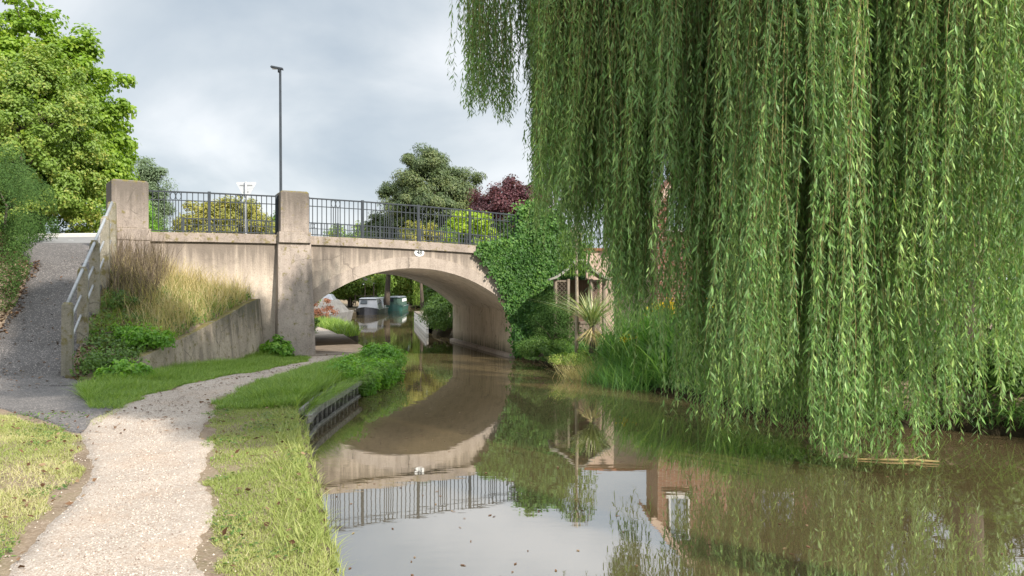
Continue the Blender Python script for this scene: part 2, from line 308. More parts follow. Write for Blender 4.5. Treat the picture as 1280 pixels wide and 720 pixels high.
class MB:
    def __init__(self): self.v = []; self.f = []
    def poly(self, pts):
        i = len(self.v); self.v += [tuple(p) for p in pts]; self.f.append(tuple(range(i, i+len(pts))))
    def hexa(self, b, t):
        """b, t: the four bottom and four top corners, same order"""
        i = len(self.v); self.v += [tuple(p) for p in b]+[tuple(p) for p in t]
        self.f += [(i+3, i+2, i+1, i), (i+4, i+5, i+6, i+7)]
        for k in range(4): self.f.append((i+k, i+(k+1) % 4, i+4+(k+1) % 4, i+4+k))
    def box(self, c, sx, sy, sz, a=0.0):
        ca, sa = math.cos(a), math.sin(a); c = np.array(c, float)
        def q(x, y, z): return c+np.array([x*ca-y*sa, x*sa+y*ca, z])
        hx, hy, hz = sx/2, sy/2, sz/2
        k = [(-hx, -hy), (hx, -hy), (hx, hy), (-hx, hy)]
        self.hexa([q(x, y, -hz) for x, y in k], [q(x, y, hz) for x, y in k])
    def bar(self, a, b, w, h=None):
        """box section bar between two points"""
        h = h or w; a = np.array(a, float); b = np.array(b, float); d = b-a; d /= np.linalg.norm(d)
        up = np.array([0, 0, 1.]) if abs(d[2]) < 0.9 else np.array([1., 0, 0])
        if abs(d[2]) >= 0.9: up = NV
        s = np.cross(d, up); s /= np.linalg.norm(s); t = np.cross(s, d)
        k = [(-1, -1), (1, -1), (1, 1), (-1, 1)]
        self.hexa([a+s*x*w/2+t*y*h/2 for x, y in k], [b+s*x*w/2+t*y*h/2 for x, y in k])
    def tube(self, pts, rad, n=8):
        pts = [np.array(p, float) for p in pts]; m = len(pts)
        if np.isscalar(rad): rad = [rad]*m
        i0 = len(self.v)
        for k, p in enumerate(pts):
            d = pts[min(k+1, m-1)]-pts[max(k-1, 0)]; d = d/(np.linalg.norm(d)+1e-9)
            a = np.array([1., 0, 0]) if abs(d[0]) < 0.8 else np.array([0, 1., 0])
            s = np.cross(d, a); s /= np.linalg.norm(s); t = np.cross(d, s)
            for j in range(n):
                w = 2*math.pi*j/n; self.v.append(tuple(p+rad[k]*(math.cos(w)*s+math.sin(w)*t)))
        for k in range(m-1):
            for j in range(n):
                a0 = i0+k*n; self.f.append((a0+j, a0+(j+1) % n, a0+n+(j+1) % n, a0+n+j))
        self.f.append(tuple(i0+j for j in range(n-1, -1, -1))); self.f.append(tuple(i0+(m-1)*n+j for j in range(n)))
    def build(self, name, mat, parent=None, smooth=False, bevel=0.0):
        v = np.array(self.v, float)
        if parent is not None: v = v-world_loc(parent)
        me = bpy.data.meshes.new(name); me.from_pydata([tuple(p) for p in v], [], self.f); me.update()
        if smooth: me.polygons.foreach_set('use_smooth', np.full(len(me.polygons), True))
        o = link(name, me, mat, parent)
        if bevel:
            b = o.modifiers.new('bevel', 'BEVEL'); b.width = bevel; b.segments = 2; b.limit_method = 'ANGLE'
        return o

def unit(v): return v/(np.linalg.norm(v, axis=-1, keepdims=True)+1e-9)
def runit(n): return unit(rng.normal(size=(n, 3)))
def leaves(name, mat, parent, P, D, N, L, Wd, rnd=None, fold=0.12):
    """one folded diamond per leaf: P base point, D axis, N face normal"""
    n = len(P); L = np.broadcast_to(L, n)[:, None]; Wd = np.broadcast_to(Wd, n)[:, None]
    D = unit(D); Sd = unit(np.cross(D, N)); Nn = np.cross(Sd, D)
    v = np.empty((n, 4, 3))
    v[:, 0] = P; v[:, 1] = P+0.42*L*D+0.5*Wd*Sd+fold*Wd*Nn; v[:, 2] = P+L*D; v[:, 3] = P+0.42*L*D-0.5*Wd*Sd+fold*Wd*Nn
    return raw_mesh(name, v.reshape(-1, 3), np.arange(n*4), 4, mat, parent, rng.random(n) if rnd is None else rnd)
def blades(name, mat, parent, P, az, h, w, lean, bend, segs=3, rnd=None):
    """tapering curved blades rising from P"""
    n = len(P); h = np.broadcast_to(h, n); w = np.broadcast_to(w, n); lean = np.broadcast_to(lean, n); bend = np.broadcast_to(bend, n)
    l = np.stack([np.cos(az), np.sin(az), np.zeros(n)], 1); a2 = az+math.pi/2+rng.normal(0, 0.5, n)
    sd_ = np.stack([np.cos(a2), np.sin(a2), np.zeros(n)], 1)
    v = np.empty((n, segs+1, 2, 3))
    for k in range(segs+1):
        t = k/segs
        c = P+l*(h*(lean*t+bend*t*t))[:, None]; c = c+np.array([0, 0, 1.])*(h*(t-0.5*bend*t*t))[:, None]
        ww = (w*(0.06+0.94*(1-t)**0.7)*0.5)[:, None]
        v[:, k, 0] = c-sd_*ww; v[:, k, 1] = c+sd_*ww
    b = (np.arange(n)*(segs+1)*2)[:, None, None]; k = (np.arange(segs)*2)[None, :, None]
    f = b+k+np.array([0, 1, 3, 2])[None, None, :]
    r = rng.random(n) if rnd is None else rnd
    return raw_mesh(name, v.reshape(-1, 3), f.ravel(), 4, mat, parent, np.repeat(r, segs))

def crown_points(c, rad, ncl, nl, cr, zmin=-0.75, inner=0.5, flat=0.75, lump=0.16):
    c = np.array(c, float); rad = np.array(rad, float)
    d = runit(ncl*3); d = d[d[:, 2] > zmin][:ncl]; ncl = len(d)
    ph = rng.uniform(0, 6.28, 4)
    lumpf = 1+lump*(np.sin(3.1*d[:, 0]+ph[0])+np.sin(3.7*d[:, 1]+ph[1])*np.cos(4.3*d[:, 2]+ph[2]))
    f = rng.uniform(inner, 1.0, ncl)**0.7*lumpf
    C = c+d*rad*f[:, None]
    sz = cr*rng.uniform(0.55, 1.35, ncl)
    idx = np.repeat(np.arange(ncl), nl); n = len(idx)
    o = runit(n); q = rng.random(n)**0.45
    off = o*(sz[idx]*q)[:, None]; off[:, 2] *= flat
    P = C[idx]+off
    Nn = unit(o*0.9+d[idx]*0.5+np.array([0, 0, 0.7])+rng.normal(0, 0.45, (n, 3)))
    D = unit(np.cross(Nn, runit(n))+np.array([0, 0, -0.35]))
    return P, D, Nn, C, idx
def tree(name, label, base, c, rad, mat, ncl=90, nl=260, cr=0.6, L=0.11, Wd=0.08, trunk=0.2, zmin=-0.75, group=None, inner=0.5, limbs=14, flat=0.75, cat='tree', lump=0.16):
    t = thing(name, label, cat, base, group)
    P, D, N, C, idx = crown_points(c, rad, ncl, nl, cr, zmin, inner, flat, lump)
    cl = rng.random(len(C)); r = np.clip(0.55*rng.random(len(P))+0.45*cl[idx], 0, 1)
    leaves('crown', mat, t, P, D, N, L*rng.uniform(0.7, 1.25, len(P)), Wd*rng.uniform(0.7, 1.25, len(P)), r)
    mb = MB(); c = np.array(c, float); base = np.array(base, float)
    top = c+np.array([0, 0, rad[2]*0.35]); mid = (base+top)/2+np.array([rng.normal(0, 0.1), rng.normal(0, 0.1), 0])
    mb.tube([base-np.array([0, 0, 0.3]), base+(mid-base)*0.4, mid, top], [trunk*1.25, trunk, trunk*0.75, trunk*0.25], 9)
    for k in rng.choice(len(C), min(limbs, len(C)), replace=False):
        t0 = rng.uniform(0.35, 0.95); st = mid+(top-mid)*t0 if t0 > 0.5 else base+(mid-base)*(0.55+t0*0.8)
        m2 = (st+C[k])/2+np.array([0, 0, 0.12*np.linalg.norm(C[k]-st)])
        mb.tube([st, m2, C[k]], [trunk*0.38, trunk*0.24, trunk*0.07], 6)
    mb.build('trunk', M['bark'], t, smooth=True)
    return t
def shrub(name, label, base, c, rad, mat, ncl=40, nl=200, cr=0.3, L=0.07, Wd=0.04, cat='shrub', group=None, zmin=-0.8, inner=0.35, flat=0.85, stems=7):
    t = thing(name, label, cat, base, group)
    P, D, N, C, idx = crown_points(c, rad, ncl, nl, cr, zmin, inner, flat)
    cl = rng.random(len(C)); r = np.clip(0.55*rng.random(len(P))+0.45*cl[idx], 0, 1)
    P[:, 2] = np.maximum(P[:, 2], base[2]+0.02)
    leaves('foliage', mat, t, P, D, N, L*rng.uniform(0.7, 1.25, len(P)), Wd*rng.uniform(0.7, 1.25, len(P)), r)
    if stems:
        mb = MB(); base = np.array(base, float)
        for k in rng.choice(len(C), min(stems, len(C)), replace=False):
            b0 = base+np.array([rng.normal(0, 0.06), rng.normal(0, 0.06), -0.05])
            mb.tube([b0, (b0+C[k])/2+np.array([0, 0, 0.1]), C[k]], [0.025, 0.017, 0.006], 5)
        mb.build('stems', M['bark'], t, smooth=True)
    return t

# ------------------------------------------------------------------ terrain
LE = np.array([(-15, 0.8), (0, -0.35), (4.9, -1.0), (5.5, -1.17), (7.35, -1.74), (9.56, -2.4), (11.3, -2.9), (12.1, -3.12), (16.5, -3.16), (19.4, -2.95), (20.3, -3.0),
               (21.6, -3.55), (23.22, -4.12), (31.55, -6.63), (33.5, -6.4), (38, -7.7), (44, -9.7), (48, -12.6), (60, -13.2), (75, -12.9), (90, -12), (100, -8), (140, 6)])
RE = np.array([(-15, 14), (5, 9.3), (11.5, 7.5), (12.1, 6.7), (13.2, 4.4), (15.6, 3.6), (18.2, 2.6), (21.5, 1.35), (24.4, 0.45), (25.3, 0.03), (33.6, -2.48),
               (36, -3.1), (39, -4.0), (54, -6.4), (65, -8.0), (78, -8.0), (86, -5), (92, 6), (140, 30)])
def le(y): return np.interp(y, LE[:, 0], LE[:, 1])
def re_(y): return np.interp(y, RE[:, 0], RE[:, 1])
def ss(x): x = np.clip(x, 0, 1); return x*x*(3-2*x)
XR = np.array([(14.3, -8.2), (15.3, -8.55), (16.4, -8.85), (17.5, -9.2), (18.6, -9.52), (19.6, -9.9), (20.6, -10.7), (23, -11.7)])
def xr(y): return np.interp(y, XR[:, 0], XR[:, 1])
def zr(y): return np.interp(y, [14.3, 15.3, 16.4, 17.5, 18.6, 19.6, 21.3, 23.2], [0.42, 0.50, 1.08, 1.70, 2.30, 2.80, 3.34, 3.50])
def rw(y): return np.interp(y, [15, 18, 23], [1.85, 1.75, 2.3])
def xw(y): return np.interp(y, [16, 21.7], [-7.5, -6.85])
def zw(y): return np.interp(y, [15.4, 16, 18, 20, 21, 21.6], [0.5, 0.75, 1.12, 1.55, 1.8, 1.9])
def path_z(y): return np.interp(y, [15, 20], [0.42, 0.32])
def hz(x, y):
    x, y = np.broadcast_arrays(np.asarray(x, float), np.asarray(y, float))
    s, v = sv(x, y); l, r = le(y), re_(y)
    wob = 0.02*np.sin(x*2.3+y*1.7)+0.015*np.sin(x*5.1-y*4.3)
    # left bank
    zl = path_z(y)+wob*0.6
    a = xr(y); wall = xw(y)
    zl = np.where((x < -8.6) & (y < 14.6), path_z(y)+0.10*(-8.6-x), zl)
    slope = zw(y)-0.08+(zr(y)-0.05-zw(y)+0.08)*np.clip((wall-x)/np.maximum(wall-a, 0.1), 0, 1)**0.9
    inb = (y >= 15.2) & (v < 0.15)
    zl = np.where(inb & (x < wall-0.1) & (x >= a), slope+wob*2, zl)
    trans = (y < 15.2) & (y > 14.3) & (x < a)
    zl = np.where(trans, zr(y), zl)
    onr = inb & (x < a); zl = np.where(onr, zr(y), zl)
    b = a-rw(y)
    zl = np.where((y > 14.3) & (x < b) & (v < 3), zr(y)+np.clip((b-x)*0.55, 0, 0.9), zl)
    appr = 3.38+0.10*np.clip(y-22.7, 0, 5.6)
    lr = (y > 22.7+0.02*(x+11)) & (x < -10.2) & (s < -11.2)
    zl = np.where(lr, appr, zl)
    zl = np.where((s > -11.2) & (v > -0.05) & (v < BW+0.3), 0.22, zl)
    far = (v > BW+0.3)
    zfar = 0.28+3.0*ss((l-3.2-x)/5.0)*ss((70-y)/40)+0.5*ss((l-4-x)/6)
    zl = np.where(far, np.where(lr, np.where(y > 31+0.3*(-12-x), np.maximum(zfar, 3.92-0.05*np.clip(y-33, 0, 60)), appr), zfar), zl)
    # right bank
    zrt = 0.12+0.5*ss((x-r)/0.9)+0.2*ss((x-r-1)/3)+wob
    emb = 3.3-0.09*np.clip(s, 0, 30)
    k = ss((v+0.2)/0.9)*ss((BW+1.2-v)/1.2)*ss((s-0.3)/0.5)
    zrt = zrt*(1-k)+emb*k
    dl = (l-x); dr = (x-r)
    z = np.where(dl > 0, np.where(dl < 0.12, 0.25, zl), np.where(dr > 0, zrt, -1.0))
    z = np.where((x > l) & (x < r), -1.0, z)
    return z
fx = np.concatenate([[-1200, -600, -300, -150, -90, -60, -45, -35], np.arange(-30, -16, 1.0), np.arange(-16, 10, 0.16), np.arange(10, 24, 1.0), [26, 35, 50, 80, 150, 300, 600, 1200]])
fy = np.concatenate([[-600, -200, -80, -40, -25, -15, -10, -6, -3, -1], np.arange(0, 35, 0.18), np.arange(35, 110, 1.2), [115, 130, 150, 200, 300, 500, 900, 1800]])
gx, gy = np.meshgrid(fx, fy); gz = hz(gx, gy)
far_m = (gy > 110); gz = np.where(far_m, np.where(gz < 0, 0.3, gz), gz)
nx, ny = len(fx), len(fy)
idx = (np.arange(ny-1)[:, None]*nx+np.arange(nx-1)[None, :])
faces = np.stack([idx, idx+1, idx+nx+1, idx+nx], -1).reshape(-1)
tag(raw_mesh('ground', np.stack([gx, gy, gz], -1).reshape(-1, 3), faces, 4, M['ground'], None, None, True), kind='structure')

# water
def sheet(name, mat, xs0, xs1, ys, zf, nacross=8, kind='structure', jitter=0.0, zoff=0.012):
    v = []; m = len(ys)
    for k, y in enumerate(ys):
        a, b = xs0[k], xs1[k]
        for j in range(nacross+1):
            t = j/nacross; edge_ = zoff > 0 and j in (0, nacross)
            if zoff > 0 and j == 1: t = min(0.02/max(abs(b-a), 0.05), 0.3)
            if zoff > 0 and j == nacross-1: t = 1-min(0.02/max(abs(b-a), 0.05), 0.3)
            x = a+(b-a)*t
            v.append((x, y, zf(x, y)+(-0.03 if edge_ or (zoff > 0 and k in (0, m-1)) else zoff)))
    i = (np.arange(m-1)[:, None]*(nacross+1)+np.arange(nacross)[None, :])
    f = np.stack([i, i+1, i+nacross+2, i+nacross+1], -1).reshape(-1)
    return tag(raw_mesh(name, np.array(v, float), f, 4, mat, None, None, True), kind=kind)
wy = np.concatenate([np.arange(-12, 35, 0.5), np.arange(35, 104, 1.5)])
sheet('water', M['water'], le(wy)-0.25, re_(wy)+0.35, wy, lambda x, y: 0.0, 4, zoff=0.0)

# towpath (gravel), from behind the camera to beyond the bridge
PL = np.array([(-4, -3.0), (2, -2.75), (4.83, -3.0), (6.22, -3.5), (7.27, -3.86), (8.52, -4.5), (9.6, -5.15), (10.6, -5.6), (11.46, -5.76), (12.27, -5.83), (13.3, -5.98), (15.3, -5.86), (17.7, -5.55), (20.2, -5.25), (22.3, -5.66)])
PR = np.array([(-4, -0.9), (2, -1.2), (4.83, -1.81), (6.22, -2.38), (7.93, -3.03), (10.95, -4.17), (12.5, -4.62), (14.4, -4.76), (17, -4.75), (19.2, -4.72), (21.5, -4.5), (23.2, -4.25)])
def pl(y): return np.interp(y, PL[:, 0], PL[:, 1])
def pr(y): return np.interp(y, PR[:, 0], PR[:, 1])
py = np.arange(-4, 22.3, 0.06)
jit = lambda s: (np.convolve(rng.normal(0, 1, len(py)+8), np.ones(9)/9, 'valid')*s)+0.03*np.sin(py*2.6+s*40)
sheet('towpath', M['gravel'], pl(py)+jit(0.10), pr(py)+jit(0.12), py, lambda x, y: hz(x, y), 14)
uy = np.linspace(0, 1, 40)
def towpath_under():
    mb = MB(); q = []
    for k in range(len(uy)):
        v = -0.6+uy[k]*(BW+1.4)
        q.append((B(-6.72, v, 0.36), B(-4.72, v, 0.36)))
    for k in range(len(uy)-1):
        mb.poly([q[k][0], q[k][1], q[k+1][1], q[k+1][0]])
        a, b = q[k][1], q[k+1][1]; mb.poly([a-[0, 0, 1.2], b-[0, 0, 1.2], b, a])
    a, b = q[0]; mb.poly([a-[0, 0, 0.6], b-[0, 0, 0.6], b, a])
    return tag(mb.build('towpath_ledge', concrete('ledge_concrete', (0.2, 0.165, 0.135), (0.3, 0.25, 0.2), (0.12, 0.1, 0.08))), kind='structure')
towpath_under()
ty = np.arange(31.8, 62, 0.5)
sheet('towpath_beyond', M['gravel'], np.interp(ty, [31.8, 36, 44, 50, 62], [-8.5, -9.5, -12.6, -15.2, -16.5]), np.interp(ty, [31.8, 36, 44, 50, 62], [-6.8, -8.2, -11.4, -14.0, -15.3]), ty, lambda x, y: hz(x, y), 8, zoff=0.05)
# tarmac ramp up to the road
ry = np.concatenate([np.arange(9.6, 14.3, 0.1), np.arange(14.3, 23.0, 0.12)])
TL = np.array([(9.6, -5.22), (10.6, -6.2), (11.7, -7.6), (12.6, -9.5), (13.6, -10.4), (15.0, -10.5)])
TR = np.array([(9.6, -5.14), (10.6, -5.55), (11.46, -5.70), (12.4, -6.15), (13.3, -6.72), (14.3, -7.55), (14.9, -8.15)])
tl = np.where(ry < 15, np.interp(ry, TL[:, 0], TL[:, 1]), xr(ry)-rw(ry))
tr = np.where(ry < 14.9, np.interp(ry, TR[:, 0], TR[:, 1]), xr(ry)+0.02)
sheet('tarmac_ramp', M['tarmac'], tl, tr, ry, lambda x, y: float(zr(y)) if y >= 14.3 else float(hz(x, y)), 10, zoff=0.018)
# road over the bridge with kerbs
U2 = np.array([0.993, -0.118, 0.])
def RB(s, v, z):
    if s >= -10.5: return B(s, v, z)
    return B(-10.5, v, 0)+(s+10.5)*U2+np.array([0, 0, z])
def road_z(s, v): return min(float(cope_z(min(max(s, -13), 2)))-0.16, 9) + 0.10*max(v-1.6, 0)*float(ss((-10.5-s)/2.5)) - 0.09*max(s-2, 0) + (0.0 if s > -13 else 0.0)
def road_strip(name, v0, v1, dz, mat, s0=-60, s1=25, step=1.0):
    mb = MB(); s = np.arange(s0, s1, step)
    for k in range(len(s)-1):
        mb.poly([RB(s[k], v0, road_z(s[k], v0)+dz), RB(s[k+1], v0, road_z(s[k+1], v0)+dz), RB(s[k+1], v1, road_z(s[k+1], v1)+dz), RB(s[k], v1, road_z(s[k], v1)+dz)])
    return tag(mb.build(name, mat), kind='structure')
road_strip('road', 1.6, 7.2, 0.02, M['road'], s0=-60.5)
road_strip('pavement_near', 0.42, 1.45, 0.12, M['kerb'], s0=-10.5)
road_strip('pavement_far', 7.35, 8.3, 0.12, M['kerb'], s0=-60.5)
def kerb(name, v0, v1, s0=-60.5):
    mb = MB(); s = np.arange(s0, 25, 1.0)
    for k in range(len(s)-1):
        q = lambda ss_, v, dz: RB(ss_, v, road_z(ss_, v)+dz)
        mb.hexa([q(s[k], v0, -0.1), q(s[k+1], v0, -0.1), q(s[k+1], v1, -0.1), q(s[k], v1, -0.1)], [q(s[k], v0, 0.125), q(s[k+1], v0, 0.125), q(s[k+1], v1, 0.125), q(s[k], v1, 0.125)])
    return tag(mb.build(name, M['kerb']), kind='structure')
kerb('kerb_near', 1.455, 1.595, -10.5); kerb('kerb_far', 7.205, 7.345)
mb = MB()
for s in np.arange(-58, 22, 4.0):
    q = lambda ss_, v: RB(ss_, v, road_z(ss_, v)+0.026)
    mb.poly([q(s, 4.35), q(s+2, 4.35), q(s+2, 4.45), q(s, 4.45)])
tag(mb.build('road_marking', M['white']), kind='structure')

# ------------------------------------------------------------------ the bridge
AC, AH, AR, ACROWN = -3.38, 3.25, 4.75, 2.79
def arch_z(s, r=AR): return ACROWN-AR+math.sqrt(max(r*r-(s-AC)**2, 0))
bridge = thing('road_bridge', 'pale concrete road bridge with one low arch over the canal', 'bridge', B(AC, 0, 0))
def face_wall(v, name, s0, s1, flip=False):
    mb = MB(); ss_ = sorted(set(list(np.linspace(s0, AC-AH, 14))+list(np.linspace(AC-AH, AC+AH, 61))+list(np.linspace(AC+AH, s1, 10))))
    for a, b in zip(ss_[:-1], ss_[1:]):
        m_ = (a+b)/2; ina = AC-AH < m_ < AC+AH
        za = arch_z(a) if ina else -1.0; zb = arch_z(b) if ina else -1.0
        p = [B(a, v, za), B(b, v, zb), B(b, v, float(cope_z(b))-0.2), B(a, v, float(cope_z(a))-0.2)]
        mb.poly(p[::-1] if flip else p)
    return mb.build(name, M['wall'], bridge)
face_wall(0.0, 'near_wall', -11.3, 1.6); face_wall(BW, 'far_wall', -11.0, 3.0, True)
mb = MB(); ang = np.linspace(AC-AH, AC+AH, 41)
for a, b in zip(ang[:-1], ang[1:]): mb.poly([B(a, 0, arch_z(a)), B(a, BW, arch_z(a)), B(b, BW, arch_z(b)), B(b, 0, arch_z(b))])
zs = arch_z(AC+AH)
for s in (AC-AH, AC+AH): mb.poly([B(s, 0, -1), B(s, BW, -1), B(s, BW, zs), B(s, 0, zs)])
mb.build('arch_barrel', M['soffit'], bridge)
for side, v0, v1 in ((0, -0.018, 0.05), (1, BW-0.05, BW+0.018)):                # the ring, a little proud of the face
    mb = MB()
    for a, b in zip(ang[:-1], ang[1:]):
        o = 0.34
        def ro(s):
            d = np.array([s-AC, arch_z(s)-(ACROWN-AR)]); d = d/np.linalg.norm(d)
            return s+d[0]*o, arch_z(s)+d[1]*o
        (a2, za2), (b2, zb2) = ro(a), ro(b)
        f = 0.004
        mb.hexa([B(a, v0, arch_z(a)-f), B(b, v0, arch_z(b)-f), B(b, v1, arch_z(b)-f), B(a, v1, arch_z(a)-f)], [B(a2, v0, za2), B(b2, v0, zb2), B(b2, v1, zb2), B(a2, v1, za2)])
    mb.build('arch_ring', M['ring'], bridge)
mb = MB(); mb.hexa([B(AC+AH-0.14, 0.05, -0.5), B(AC+AH-0.002, 0.05, -0.5), B(AC+AH-0.002, BW, -0.5), B(AC+AH-0.14, BW, -0.5)], [B(AC+AH-0.14, 0.05, 0.09), B(AC+AH-0.002, 0.05, 0.12), B(AC+AH-0.002, BW, 0.12), B(AC+AH-0.14, BW, 0.09)])
mb.build('pier_footing', M['ring'], bridge)
def coping(s0, s1, v0, v1):
    mb = MB(); q = np.linspace(s0, s1, max(3, int((s1-s0)/0.5)))
    for a, b in zip(q[:-1], q[1:]):
        za, zb = float(cope_z(a)), float(cope_z(b))
        mb.hexa([B(a, v0, za-0.24), B(b, v0, zb-0.24), B(b, v1, zb-0.24), B(a, v1, za-0.24)], [B(a, v0, za), B(b, v0, zb), B(b, v1, zb), B(a, v1, za)])
    mb.build('coping', M['coping'], bridge)
coping(-10.72, -7.3, -0.075, 0.4); coping(-6.55, 0.5, -0.075, 0.4); coping(-11, 3, BW-0.4, BW+0.075)
def pillar(s, w, n0, n1, z0, z1, rot=0.0, base=0.3, name='pillar'):
    a = TH+rot; c = BN(s, (n0+n1)/2, 0); mb = MB(); dep = n1-n0
    mb.box(c+[0, 0, (z0+z0+base)/2], w+0.1, dep+0.1, base, a)
    z2 = z0+base; k = 0.05
    ca, sa = math.cos(a), math.sin(a)
    def ring(hx, hy, z): return [c+np.array([x*ca-y*sa, x*sa+y*ca, z]) for x, y in ((-hx, -hy), (hx, -hy), (hx, hy), (-hx, hy))]
    mb.hexa(ring(w/2, dep/2, z2), ring(w/2, dep/2, z1-0.05)); mb.hexa(ring(w/2-0.002, dep/2-0.002, z1-0.05), ring(w/2-k, dep/2-k, z1))
    return mb.build(name, M['pillar'], bridge, bevel=0.012)
pillar(-6.93, 0.77, -0.2, 0.62, 3.44, 4.88); pillar(-11.1, 0.86, -0.35, 0.5, 3.4, 4.92, R(9)); pillar(0.75, 0.8, -0.2, 0.6, 3.2, 4.5)
mb = MB()                                                         # buttress below the middle pillar, leaning out towards its foot
mb.hexa([BN(-7.46, -0.62, -0.3), BN(-6.42, -0.62, -0.3), BN(-6.42, 0.3, -0.3), BN(-7.46, 0.3, -0.3)], [BN(-7.38, -0.17, 3.44), BN(-6.48, -0.17, 3.44), BN(-6.48, 0.3, 3.44), BN(-7.38, 0.3, 3.44)])
mb.build('buttress', M['pillar'], bridge, bevel=0.015)
mb = MB(); a = TH+R(9); c = BN(-11.1, 0.07, 0); mb.box(c+[0, 0, 1.9], 0.92, 0.9, 3.1, a); mb.build('pillar_base', M['pillar'], bridge, bevel=0.015)
mb = MB(); mb.hexa([BN(0.3, -0.12, -0.5), BN(1.2, -0.12, -0.5), BN(1.2, 0.4, -0.5), BN(0.3, 0.4, -0.5)], [BN(0.3, -0.1, 3.2), BN(1.2, -0.1, 3.2), BN(1.2, 0.4, 3.2), BN(0.3, 0.4, 3.2)])
mb.build('pillar_base', M['pillar'], bridge, bevel=0.015)
mb = MB()                                                         # deck slab
q = np.linspace(-11, 3, 30)
for a, b in zip(q[:-1], q[1:]):
    mb.hexa([B(a, 0.05, float(cope_z(a))-0.5), B(b, 0.05, float(cope_z(b))-0.5), B(b, BW-0.05, float(cope_z(b))-0.5), B(a, BW-0.05, float(cope_z(a))-0.5)], [B(a, 0.05, float(cope_z(a))-0.165), B(b, 0.05, float(cope_z(b))-0.165), B(b, BW-0.05, float(cope_z(b))-0.165), B(a, BW-0.05, float(cope_z(a))-0.165)])
mb.build('deck_slab', M['kerb'], bridge)

# number plate
pc = B(-3.25, 0, 3.25); plate = thing('bridge_number_plate', 'small white oval plate reading 48 above the arch crown', 'number plate', pc)
mb = MB(); ring = [BN(-3.25+0.155*math.cos(t), -0.022, 3.25+0.112*math.sin(t)) for t in np.linspace(0, 2*math.pi, 28, endpoint=False)]
back = [p+NV*0.02 for p in ring]; n = len(ring); mb.poly(ring)
for k in range(n): mb.poly([back[k], back[(k+1) % n], ring[(k+1) % n], ring[k]])
mb.build('plate', M['white'], plate)
fc = bpy.data.curves.new('numerals', 'FONT'); fc.body = '48'; fc.size = 0.17; fc.align_x = 'CENTER'; fc.align_y = 'CENTER'; fc.extrude = 0.002; fc.offset = 0.003
tmp = bpy.data.objects.new('numerals', fc); COL.objects.link(tmp)
bpy.context.view_layer.update()
me = bpy.data.meshes.new_from_object(tmp.evaluated_get(bpy.context.evaluated_depsgraph_get())); bpy.data.objects.remove(tmp)
me.materials.clear(); num = link('numerals', me, M['black'], plate); num.rotation_euler = (R(90), 0, TH); num.location = tuple(-0.028*NV)

# ------------------------------------------------------------------ railings on the bridge
def railing(s_posts, n, label, gaps=None, v=None):
    mid = (s_posts[0]+s_posts[-1])/2
    pos = (lambda s, z: BN(s, n, z)) if v is None else (lambda s, z: B(s, v, z))
    t = thing('bridge_railing', label, 'railing', pos(mid, float(cope_z(mid))), 'railings along the bridge parapets')
    cz = lambda s: float(cope_z(s))
    for hgt, nm, w in ((1.08, 'top_rail', 0.045), (0.86, 'middle_rail', 0.028), (0.055, 'bottom_rail', 0.03)):
        mb = MB()
        for a, b in zip(s_posts[:-1], s_posts[1:]): mb.bar(pos(a, cz(a)+hgt), pos(b, cz(b)+hgt), w if nm != 'top_rail' else 0.055, w*0.8)
        mb.build(nm, M['iron'], t)
    for s in s_posts:
        mb = MB(); mb.bar(pos(s, cz(s)-0.03), pos(s, cz(s)+1.12), 0.075, 0.06); mb.build('post', M['iron'], t)
    for a, b in zip(s_posts[:-1], s_posts[1:]):
        mb = MB(); g = max(6, int(round((b-a)/0.133))); c0 = g//2-1
        for k in range(1, g):
            s = a+(b-a)*k/g; mb.bar(pos(s, cz(s)+0.04), pos(s, cz(s)+1.07), 0.021)
        for k in (c0, c0+1):
            s = a+(b-a)*(k+0.5)/g; mb.bar(pos(s, cz(s)+0.04), pos(s, cz(s)+0.86), 0.019)
            cc = pos(s, cz(s)+0.965); rr = (b-a)/g*0.44
            mb.tube([cc+U*rr*math.cos(w)+np.array([0, 0, 0.098*math.sin(w)]) for w in np.linspace(0, 2*math.pi, 15)], 0.009, 5)
        mb.build('baluster_panel', M['iron'], t)
railing([-10.64, -9.12, -7.36], 0.16, 'blue-grey iron railing between the two stone pillars left of the arch')
railing([-6.5, -4.93, -3.22, -1.54, 0.14], 0.16, 'blue-grey iron railing above the arch, running from middle pillar into the ivy')
railing([-10.6, -8.4, -6.7, -5.0, -3.3, -1.6, 0.1, 1.8], None, 'far side bridge railing seen through the nearer railings', v=BW-0.15)

# ------------------------------------------------------------------ street lamp and sign
lb = np.array([-8.75, 30.3, road_z(-9, 6)]); lamp = thing('street_lamp', 'tall slim dark street lamp rising behind the middle bridge pillar', 'street lamp', lb)
mb = MB(); mb.tube([lb, lb+[0, 0, 1.2]], 0.085, 12); mb.tube([lb+[0, 0, 1.2], lb+[0, 0, 1.25], lb+[-0.03, 0, 6.95]], [0.085, 0.055, 0.045], 12); mb.build('pole', M['lamp'], lamp, smooth=True)
mb = MB(); h = lb+[-0.03, 0, 7.0]
mb.hexa([h+[-0.36, -0.1, 0.06], h+[0.12, -0.06, -0.04], h+[0.12, 0.06, -0.04], h+[-0.36, 0.1, 0.06]], [h+[-0.33, -0.08, 0.13], h+[0.1, -0.05, 0.05], h+[0.1, 0.05, 0.05], h+[-0.33, 0.08, 0.13]])
mb.build('lamp_head', M['lamp'], lamp, bevel=0.015)
mb = MB(); mb.tube([h+[-0.03, 0, -0.12], h+[-0.03, 0, 0.02]], 0.062, 10); mb.build('spigot', M['lamp'], lamp, smooth=True)
mb = MB(); mb.box(h+[-0.2, 0, 0.012], 0.2, 0.12, 0.012); o = mb.build('lamp_glass', M['signback'], lamp); o.rotation_euler = (0, 0, 0)

